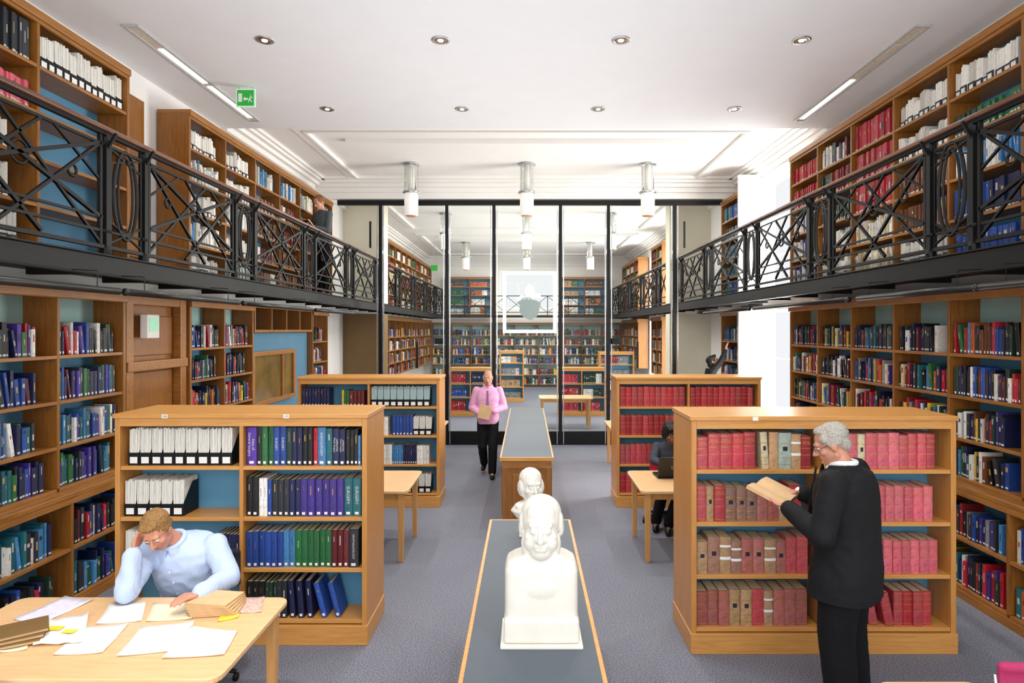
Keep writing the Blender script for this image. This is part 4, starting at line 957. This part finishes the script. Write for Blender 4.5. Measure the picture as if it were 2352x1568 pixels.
# ---------------------------------------------------------------- lights on the ceiling
GLOW = mk('lamp_glow', '#fff2d8', .5, emit=5)
SHADE = mk('white_lamp_shade', '#ece9e0', .4, emit=.35, ecol='#ffffff')
SHADE2 = mk('pale_inner_tube', '#dedcd2', .4, emit=.22, ecol='#fff4e0')
LGL = glassmat('lamp_glass', (.9, .92, .92, 1), .35)
for r_, (D, xs) in enumerate(((6.32, (-2.625, -.863, .942, 2.75)), (8.29, (-2.62, -.85, .938, 2.73)))):
    for i, x in enumerate(xs):
        t = empty('downlight', (x, D, CZ), 'round recessed ceiling downlight, %s from left in the %s row' % (ORD[i+1], ('near', 'far')[r_]), 'ceiling light', 'recessed downlights')
        MB().lathe([(.062, -.001), (.07, -.012), (.092, -.008), (.094, -.001)], n=28).build('trim_ring', CHROME, t, True)
        MB().lathe([(.03, -.006), (.055, -.0125), (.06, -.0125), (.062, -.002)], n=20).build('reflector', mk('warm_reflector', '#9a7a60', .25, .6), t, True)
        MB().lathe([(.026, -.014), (.03, -.006)], n=16).build('bulb', GLOW, t, True)
def pendant(x, y, lab):
    t = empty('pendant_light', (x, y, HZ), lab, 'pendant light', 'cylindrical pendant lights')
    MB().lathe([(.16, -.03), (.17, -.02), (.15, -.001)], n=28).build('canopy', CHROME, t, True)
    MB().tube([(0, 0, -.03), (0, 0, -.52)], .06, 18).build('inner_tube', SHADE2, t, True)
    m = MB(); n = 24
    for k in range(n):
        a, b = 2*PI*k/n, 2*PI*(k+1)/n; r_ = .118
        m.quad((r_*math.cos(a), r_*math.sin(a), -.05), (r_*math.cos(b), r_*math.sin(b), -.05), (r_*math.cos(b), r_*math.sin(b), -.53), (r_*math.cos(a), r_*math.sin(a), -.53))
    m.build('glass_cylinder', LGL, t, True)
    for a in range(4):
        c_, s_ = math.cos(a*PI/2+.4)*.128, math.sin(a*PI/2+.4)*.128
        MB().tube([(c_, s_, -.02), (c_, s_, -.56)], .005, 6).build('rod', CHROME, t)
    MB().lathe([(.145, -.56), (.16, -.55), (.16, -.52), (.145, -.51)], n=28).build('ring', CHROME, t, True)
    MB().lathe([(.11, -.97), (.125, -.96), (.13, -.57), (.12, -.56)], n=28).build('shade', SHADE, t, True)
    MB().lathe([(.085, -.985), (.11, -.975)], n=24).build('lens', mk('lens', '#a87850', .4, emit=.4), t, True)
for x, n_ in ((-2.16, 'left'), (0, 'middle'), (2.26, 'right')):
    pendant(x, 11.8, '%s cylindrical pendant light in front of the glass partition' % n_)
    pendant(x, 16.8, '%s cylindrical pendant light in first row beyond the glass' % n_)
    pendant(x, 22.4, '%s cylindrical pendant light in second row beyond the glass' % n_)
SLOT = mk('slot_lining', '#d8d0c0', .5)
TUBEW = mk('fluorescent_tube', '#ffffff', .5, emit=1.1)
for s, nm in ((-1, 'left'), (1, 'right')):
    X = s*3.77
    t = empty('slot_light', (X, 6.0, CZ), 'long narrow slot light in the %s side of ceiling' % nm, 'ceiling light')
    m = MB(); ring(m, -.075, .075, 0, 2.75, .02, -.02, -.001); m.build('frame', mk('grey_trim', '#b8b8b6', .5), t)
    bx('trough', SLOT, t, -.055, .055, .02, 2.73, -.008, -.002)
    for (a, b) in ((.5, 1.4), (1.5, 2.6)) if s < 0 else ((1.3, 2.65), (.4, 1.2)): bx('fluorescent_tube', TUBEW if (b > 1.3) else SLOT, t, -.03, .03, a, b, -.018, -.0085)
t = empty('exit_sign', (-3.36, 7.55, 5.07), 'green and white running man exit sign hanging from ceiling at left', 'sign')
GRN = mk('exit_green', '#1f9c34', .4, emit=.35)
bx('frame', mk('pale_sign_edge', '#c4e0cc', .4, emit=.3), t, -.115, .115, -.008, .012, -.012, .208, bevel=.002); bx('panel', GRN, t, -.10, .10, -.012, -.009, .004, .192)
for x in (-.08, .08): bx('hanger', CHROME, t, x-.004, x+.004, -.002, .006, .208, .2295)
m = MB(); m.box(-.085, -.04, -.0145, -.0125, .05, .15)
m.prism([(-.03, .085), (.0, .11), (.0, .095), (.035, .095), (.035, .075), (.0, .075), (.0, .06)], -.0145, -.0125, 'y')
m.lathe([(.0001, .0), (.01, .005), (.0001, .01)], (.06, -.0135, .13), 10)
m.prism([(.045, .085), (.062, .125), (.072, .12), (.060, .085), (.08, .05), (.072, .045), (.052, .075), (.042, .05), (.03, .045)], -.0145, -.0125, 'y')
m.prism([(.06, .115), (.09, .1), (.088, .094), (.062, .102)], -.0145, -.0125, 'y')
m.build('running_figure', STICK, t)
t = empty('exit_sign', (-3.3, 22.5, 4.5), 'tiny green exit sign far beyond the glass partition', 'sign')
bx('panel', GRN, t, -.12, .12, -.012, .012, 0, .2); bx('hanger', CHROME, t, -.01, .01, -.01, .01, .2, .99)

# ---------------------------------------------------------------- centre desks
def desk(label, xc, y0, y1):
    w = .32; t = empty('display_desk', (xc, (y0+y1)/2, 0), label, 'desk'); L = (y1-y0)/2
    bx('desk_top', GREYTOP, t, -w+.022, w-.022, -L+.022, L-.022, DZ-.03, DZ)
    m = MB(); ring(m, -w, w, -L, L, .022, DZ-.045, DZ-.0005); m.build('edging', WH, t, bevel=.003)
    bx('body', DV, t, -w+.03, w-.03, -L+.03, L-.03, 0, DZ-.045)
    bx('base_mould', DH, t, -w+.012, w-.012, -L+.012, L-.012, 0, .1, bevel=.006)
    f = -L+.03
    bx('end_panel_frame', DH, t, -w+.03, w-.03, f-.015, f, DZ-.13, DZ-.05)
    for s in (-1, 1):
        a, b = sorted((s*(w-.03), s*(w-.09))); bx('stile', DV, t, a, b, f-.015, f, .1, DZ-.13)
    bx('end_panel', DV, t, -.17, .17, f-.012, f, .2, DZ-.2, bevel=.008)
    n = int((y1-y0)/.8)
    for s in (-1, 1):
        for i in range(n):
            p = -L+.1+i*(2*L-.2)/n; a, b = sorted((s*(w-.03), s*(w-.018))); bx('side_panel', DV, t, a, b, p+.05, p+(2*L-.2)/n-.05, .18, DZ-.15, bevel=.006)
desk('near grey-topped oak desk in the aisle carrying the two marble busts', .026, 1.7, 5.0)
desk('far empty grey-topped oak desk in the aisle before the glass', .0, 7.42, 12.1)

def table(label, x0, x1, y0, y1):
    t = empty('reading_table', ((x0+x1)/2, (y0+y1)/2, 0), label, 'table'); a, b = (x1-x0)/2, (y1-y0)/2; r = .07; pts = []
    for cx, cy, s0 in ((a-r, b-r, 0), (-a+r, b-r, 1), (-a+r, -b+r, 2), (a-r, -b+r, 3)):
        for k in range(6): q = (s0+k/5)*PI/2; pts.append((cx+r*math.cos(q), cy+r*math.sin(q)))
    MB().prism(pts, .72, .75).build('table_top', TB, t, bevel=.006)
    m = MB(); ring(m, -a+.09, a-.09, -b+.09, b-.09, .022, .64, .72); m.build('apron', TL, t)
    for sx in (-1, 1):
        for sy in (-1, 1):
            cx, cy = sx*(a-.08), sy*(b-.08); p = .032; q = .022
            MB().hexa([(cx-q, cy-q, 0), (cx+q, cy-q, 0), (cx+q, cy+q, 0), (cx-q, cy+q, 0), (cx-p, cy-p, .72), (cx+p, cy-p, .72), (cx+p, cy+p, .72), (cx-p, cy+p, .72)]).build('leg', TL, t, bevel=.004)
table('near left beech table strewn with papers where the man reads', -3.12, -1.46, 2.98, 3.90)
table('beech table between the two left bookcases', -2.75, -1.22, 6.45, 7.41)
table('beech table with a laptop between the two right bookcases', 1.17, 2.75, 6.45, 7.41)
table('beech table behind the far left bookcase', -2.9, -1.42, 10.6, 11.5)
table('beech table behind the far right bookcase', 1.40, 2.9, 10.6, 11.5)
table('beech table at the bottom right edge of the view', 1.62, 2.12, 2.05, 2.965)
table('beech table beyond the glass partition on the right', .3, 1.6, 15.2, 16.0)

t = empty('laptop', (1.62, 7.0, .751), 'open black laptop on the table between the right bookcases', 'laptop', None, .05)
bx('keyboard_base', BLACK, t, -.17, .17, .0, .24, 0, .025, bevel=.005)
MB().hexa([(-.17, -.07, .245), (.17, -.07, .245), (.17, .0, .022), (-.17, .0, .022), (-.17, -.06, .25), (.17, -.06, .25), (.17, .012, .026), (-.17, .012, .026)]).build('screen', mk('laptop_lid', '#101114', .25), t, bevel=.003)
m = MB(); m.tube([(.028*math.cos(a), 0, .028*math.sin(a)) for a in [2*PI*i/18 for i in range(18)]], .003, 6, True)
o = m.build('lid_emblem', CHROME, t); o.location = (0, -.042, .14); o.rotation_euler = (-.31, 0, 0)
text('lid_lettering', 'hp', .04, CHROME, t, (0, -.044, .14))

# ---------------------------------------------------------------- papers and books on the near table
def sheet(pts, mat, label, z=.7515, th=.0012, cat='paper', name='paper_sheet', bumpy=0):
    P = [at(x, y, z) for x, y in pts]; cx = sum(p[0] for p in P)/4; cy = sum(p[1] for p in P)/4
    n = 6; m = MB()
    A, B2, C2, D2 = [V((p[0]-cx, p[1]-cy, 0)) for p in P]
    base = []
    for i in range(n+1):
        for j in range(n+1):
            u, v = i/n, j/n; q = (A*(1-u)+B2*u)*(1-v)+(D2*(1-u)+C2*u)*v
            h = .006*(abs(2*u-1)**3)*(abs(2*v-1)) + bumpy*abs(math.sin(u*7+v*4))
            base.append((q.x, q.y, h))
    m.v = base + [(a, b, c+th) for a, b, c in base]; K = (n+1)**2
    for i in range(n):
        for j in range(n):
            a = i*(n+1)+j; m.f += [(a, a+1, a+n+2, a+n+1), (K+a, K+a+n+1, K+a+n+2, K+a+1)]; m.c += [None, None]
    for i in range(n):
        for (a, b) in ((i, i+1), (i*(n+1), (i+1)*(n+1)), (n*(n+1)+i, n*(n+1)+i+1), (i*(n+1)+n, (i+1)*(n+1)+n)): m.f.append((a, b, K+b, K+a)); m.c.append(None)
    o = m.build(name, mat, None, True); o.location = (cx, cy, z); tag(o, label, cat, 'papers on the near table'); return o
LILAC = mk('lilac_paper', '#e0dcee', .7); CRM = mk('cream_paper', '#ece2c0', .7, var=.03)
sheet([(30, 1423), (95, 1433), (215, 1378), (150, 1370)], LILAC, 'pale lilac sheet at the left back of the reading table')
sheet([(220, 1434), (325, 1427), (336, 1383), (255, 1385)], PAPER, 'white sheet under the reading man\'s elbow')
sheet([(335, 1428), (440, 1422), (447, 1384), (352, 1386)], CRM, 'cream open journal page in front of the reading man')
sheet([(122, 1505), (235, 1500), (296, 1433), (190, 1440)], PAPER, 'white sheet lying front left of the table centre', .7525)
sheet([(268, 1508), (420, 1492), (447, 1427), (325, 1440)], PAPER, 'large white sheet at the front centre of the table', .754)
sheet([(372, 1512), (515, 1504), (545, 1450), (440, 1438)], PAPER, 'white sheet at the front right of the table', .756)
cr = sheet([(75, 1484), (190, 1478), (204, 1412), (95, 1428)], PAPER, 'crumpled white notes with yellow highlighting', .7545, bumpy=.012)
YELM = mk('yellow_paper', '#eedd40', .7)
bx('highlight', YELM, cr, -.08, .0, -.02, .03, .0145, .0152); bx('highlight', YELM, cr, .03, .10, -.05, -.01, .0145, .0152)
sheet([(545, 1408), (600, 1406), (608, 1371), (556, 1373)], mk('printed_red_picture', '#dcb8ac', .7, var=.45, scale=60), 'printed reddish picture sheet at table right end')
sheet([(0, 1500), (62, 1492), (78, 1436), (0, 1440)], CRM, 'cream folder on the stack at the left table edge', .752)
x, y = at(497, 1405, .752)
sheet([(500, 1428), (548, 1418), (556, 1376), (520, 1380)], YELM, 'bright yellow sheet under the stack of old volumes', .7525)
for i in range(5):
    t = empty('old_volume', (x-.006*i, y+.03, .7545+i*.0145), 'tan paper-covered old volume, %s from bottom of the stack beside the man' % ORD[i+1], 'book', 'stack of old volumes', .15-.07*i)
    bx('page_block', OLDPAPER, t, -.125, .125, -.09, .09, .0015, .012); bx('cover', OLDPAPER, t, -.13, .13, -.095, .095, .012, .014); bx('back_cover', OLDPAPER, t, -.13, .13, -.095, .095, 0, .0015)
for i in range(3):
    t = empty('old_volume', (-2.72, 3.33+.02*i, .757+i*.017), 'brown bound volume, %s from bottom of the stack at left table edge' % ORD[i+1], 'book', 'stack of old volumes at the left', .5+.08*i)
    bx('page_block', OLDPAPER, t, -.13, .13, -.09, .09, .002, .014); bx('cover', TAN, t, -.135, .135, -.095, .095, .014, .016); bx('back_cover', TAN, t, -.135, .135, -.095, .095, 0, .002)

def openbook(label, loc, ax, tilt, w, h, mat, name='open_book'):
    t = empty(name, loc, label, 'book')
    X = V(ax).normalized(); N = V(tilt).normalized(); N = (N-X*N.dot(X)).normalized(); Yv = N.cross(X)
    def pt(a, b, c): return X*a+Yv*b+N*c
    for s in (-1, 1):
        m = MB(); n = 5
        for k in range(n):
            a0, a1 = s*w*k/n, s*w*(k+1)/n; z0 = .022*math.sin(min(1, k/n*1.6)*PI*.55)+.002; z1 = .022*math.sin(min(1, (k+1)/n*1.6)*PI*.55)+.002
            m.hexa([pt(a0, -h/2, 0), pt(a1, -h/2, 0), pt(a1, h/2, 0), pt(a0, h/2, 0), pt(a0, -h/2, z0), pt(a1, -h/2, z1), pt(a1, h/2, z1), pt(a0, h/2, z0)])
        m.build('pages', OLDPAPER, t)
        MB().hexa([pt(0, -h/2-.004, -.004), pt(s*(w+.004), -h/2-.004, -.004), pt(s*(w+.004), h/2+.004, -.004), pt(0, h/2+.004, -.004), pt(0, -h/2-.004, -.0003), pt(s*(w+.004), -h/2-.004, -.0003), pt(s*(w+.004), h/2+.004, -.0003), pt(0, h/2+.004, -.0003)]).build('cover', mat, t)
ff = V((MF[0], MF[1], 0)).normalized(); ll = V((0, 0, 1)).cross(ff)
openbook('open old book with tan pages held by the man in the black suit', V((MP[0], MP[1], 0)) + ff*.43 + ll*.05 + V((0, 0, 1.31)), ll, V((0, 0, 1))-ff*.35, .165, .24, mk('red_cover', '#8a3428', .6))
ff = V((-.55, -.83, 0)).normalized(); ll = V((0, 0, 1)).cross(ff)
openbook('open maroon book held by the man on the gallery', V((-3.68, 11.35, 3.0))+ff*.31+V((0, 0, 1.25)), ll, V((0, 0, 1))-ff*.9, .10, .18, mk('maroon_cover', '#5a1c28', .6))
t = empty('document_folder', (-.64, 10.4-.275, 1.0), 'cream folder of papers held at the chest by the walking man', 'folder')
bx('folder', OLDPAPER, t, -.15, .04, -.02, -.008, -.04, .18, bevel=.002); t.rotation_euler = (0, .2, 0)

t = empty('iron_post', (-2.47, 2.9, 0), 'black iron post at the far left edge of view', 'post')
MB().lathe([(.05, 0), (.05, .3), (.03, .4), (.022, 1.0), (.02, 1.5), (.018, 3.2)], n=14).build('shaft', IRON, t, True)
MB().lathe([(.001, 2.78), (.03, 2.80), (.04, 2.85), (.03, 2.90), (.018, 2.93)], n=14).build('knob', mk('brass', '#6b5a28', .3, .8), t, True)

# ---------------------------------------------------------------- lights
wd = bpy.data.worlds.new('World'); S.world = wd; wd.use_nodes = True
wd.node_tree.nodes['Background'].inputs[0].default_value = (.96, .97, 1, 1); wd.node_tree.nodes['Background'].inputs[1].default_value = .95
area((0, -2.3, 3.0), (PI/2, 0, 0), 8, 5, 280, (1, .985, .96), 'rear_fill')  # added fill from behind the camera; no window is built there
area((0, 2.4, 5.22), (0, 0, 0), 6, 3.2, 90, (1, .96, .90), 'near_overhead_fill')  # added overhead fill out of view, not a fitting of the room
area((0, 5.6, 3.0), (PI, 0, 0), 5, 6, 80, (.96, .98, 1), 'ceiling_upward_fill')  # added unseen fill aimed up to brighten the near ceiling
area((0, 11.0, 3.0), (PI, 0, 0), 5, 3, 26, (1, .96, .90), 'ceiling_upward_fill')  # added upward fill for the raised ceiling before the glass
area((0, 19.0, 3.0), (PI, 0, 0), 5, 9, 125, (1, .97, .92), 'ceiling_upward_fill')  # added upward fill for the ceiling beyond the glass
def spot(loc, tgt, P, ang, rad=.1, col=(1, .96, .88), name='spot'):
    L = bpy.data.lights.new(name, 'SPOT'); L.energy = P; L.spot_size = math.radians(ang); L.spot_blend = .6; L.shadow_soft_size = rad; L.color = col
    o = bpy.data.objects.new(name, L); COL.objects.link(o); o.location = loc; o.rotation_euler = (V(tgt)-V(loc)).to_track_quat('-Z', 'Y').to_euler(); return o
spot((-1.0, 1.4, 5.1), (-2.35, 3.6, .75), 360, 34, .12, name='table_fill_spot')  # spot added to brighten the table and papers, no fixture there
spot((1.8, 1.0, 5.1), (.06, 3.3, 1.3), 130, 26, .12, name='bust_fill_spot')  # extra spot added to brighten the marble busts, no fixture there
for (D, xs) in ((6.32, (-2.625, -.863, .942, 2.75)), (8.29, (-2.62, -.85, .938, 2.73))):
    for x in xs: spot((x, D, 5.27), (x, D, 0), 120, 115, .03, name='downlight_spot')
for y in (15, 19, 24):
    area((0, y+.0, 5.36), (0, 0, 0), 4, 1.2, 190, (1, .97, .92), 'far_room_fill')  # added fill brightening the room beyond the glass, besides its pendants
S.view_settings.view_transform = 'Standard'
S.view_settings.exposure = 0
cam = bpy.data.cameras.new('cam'); co = bpy.data.objects.new('camera', cam); COL.objects.link(co)
co.location = (0, 0, CH); co.rotation_euler = (PI/2, 0, 0); cam.sensor_width = 36; cam.lens = 36*F/2352
cam.shift_x = -34/2352; cam.shift_y = -27/2352; cam.clip_start = .05
S.camera = co
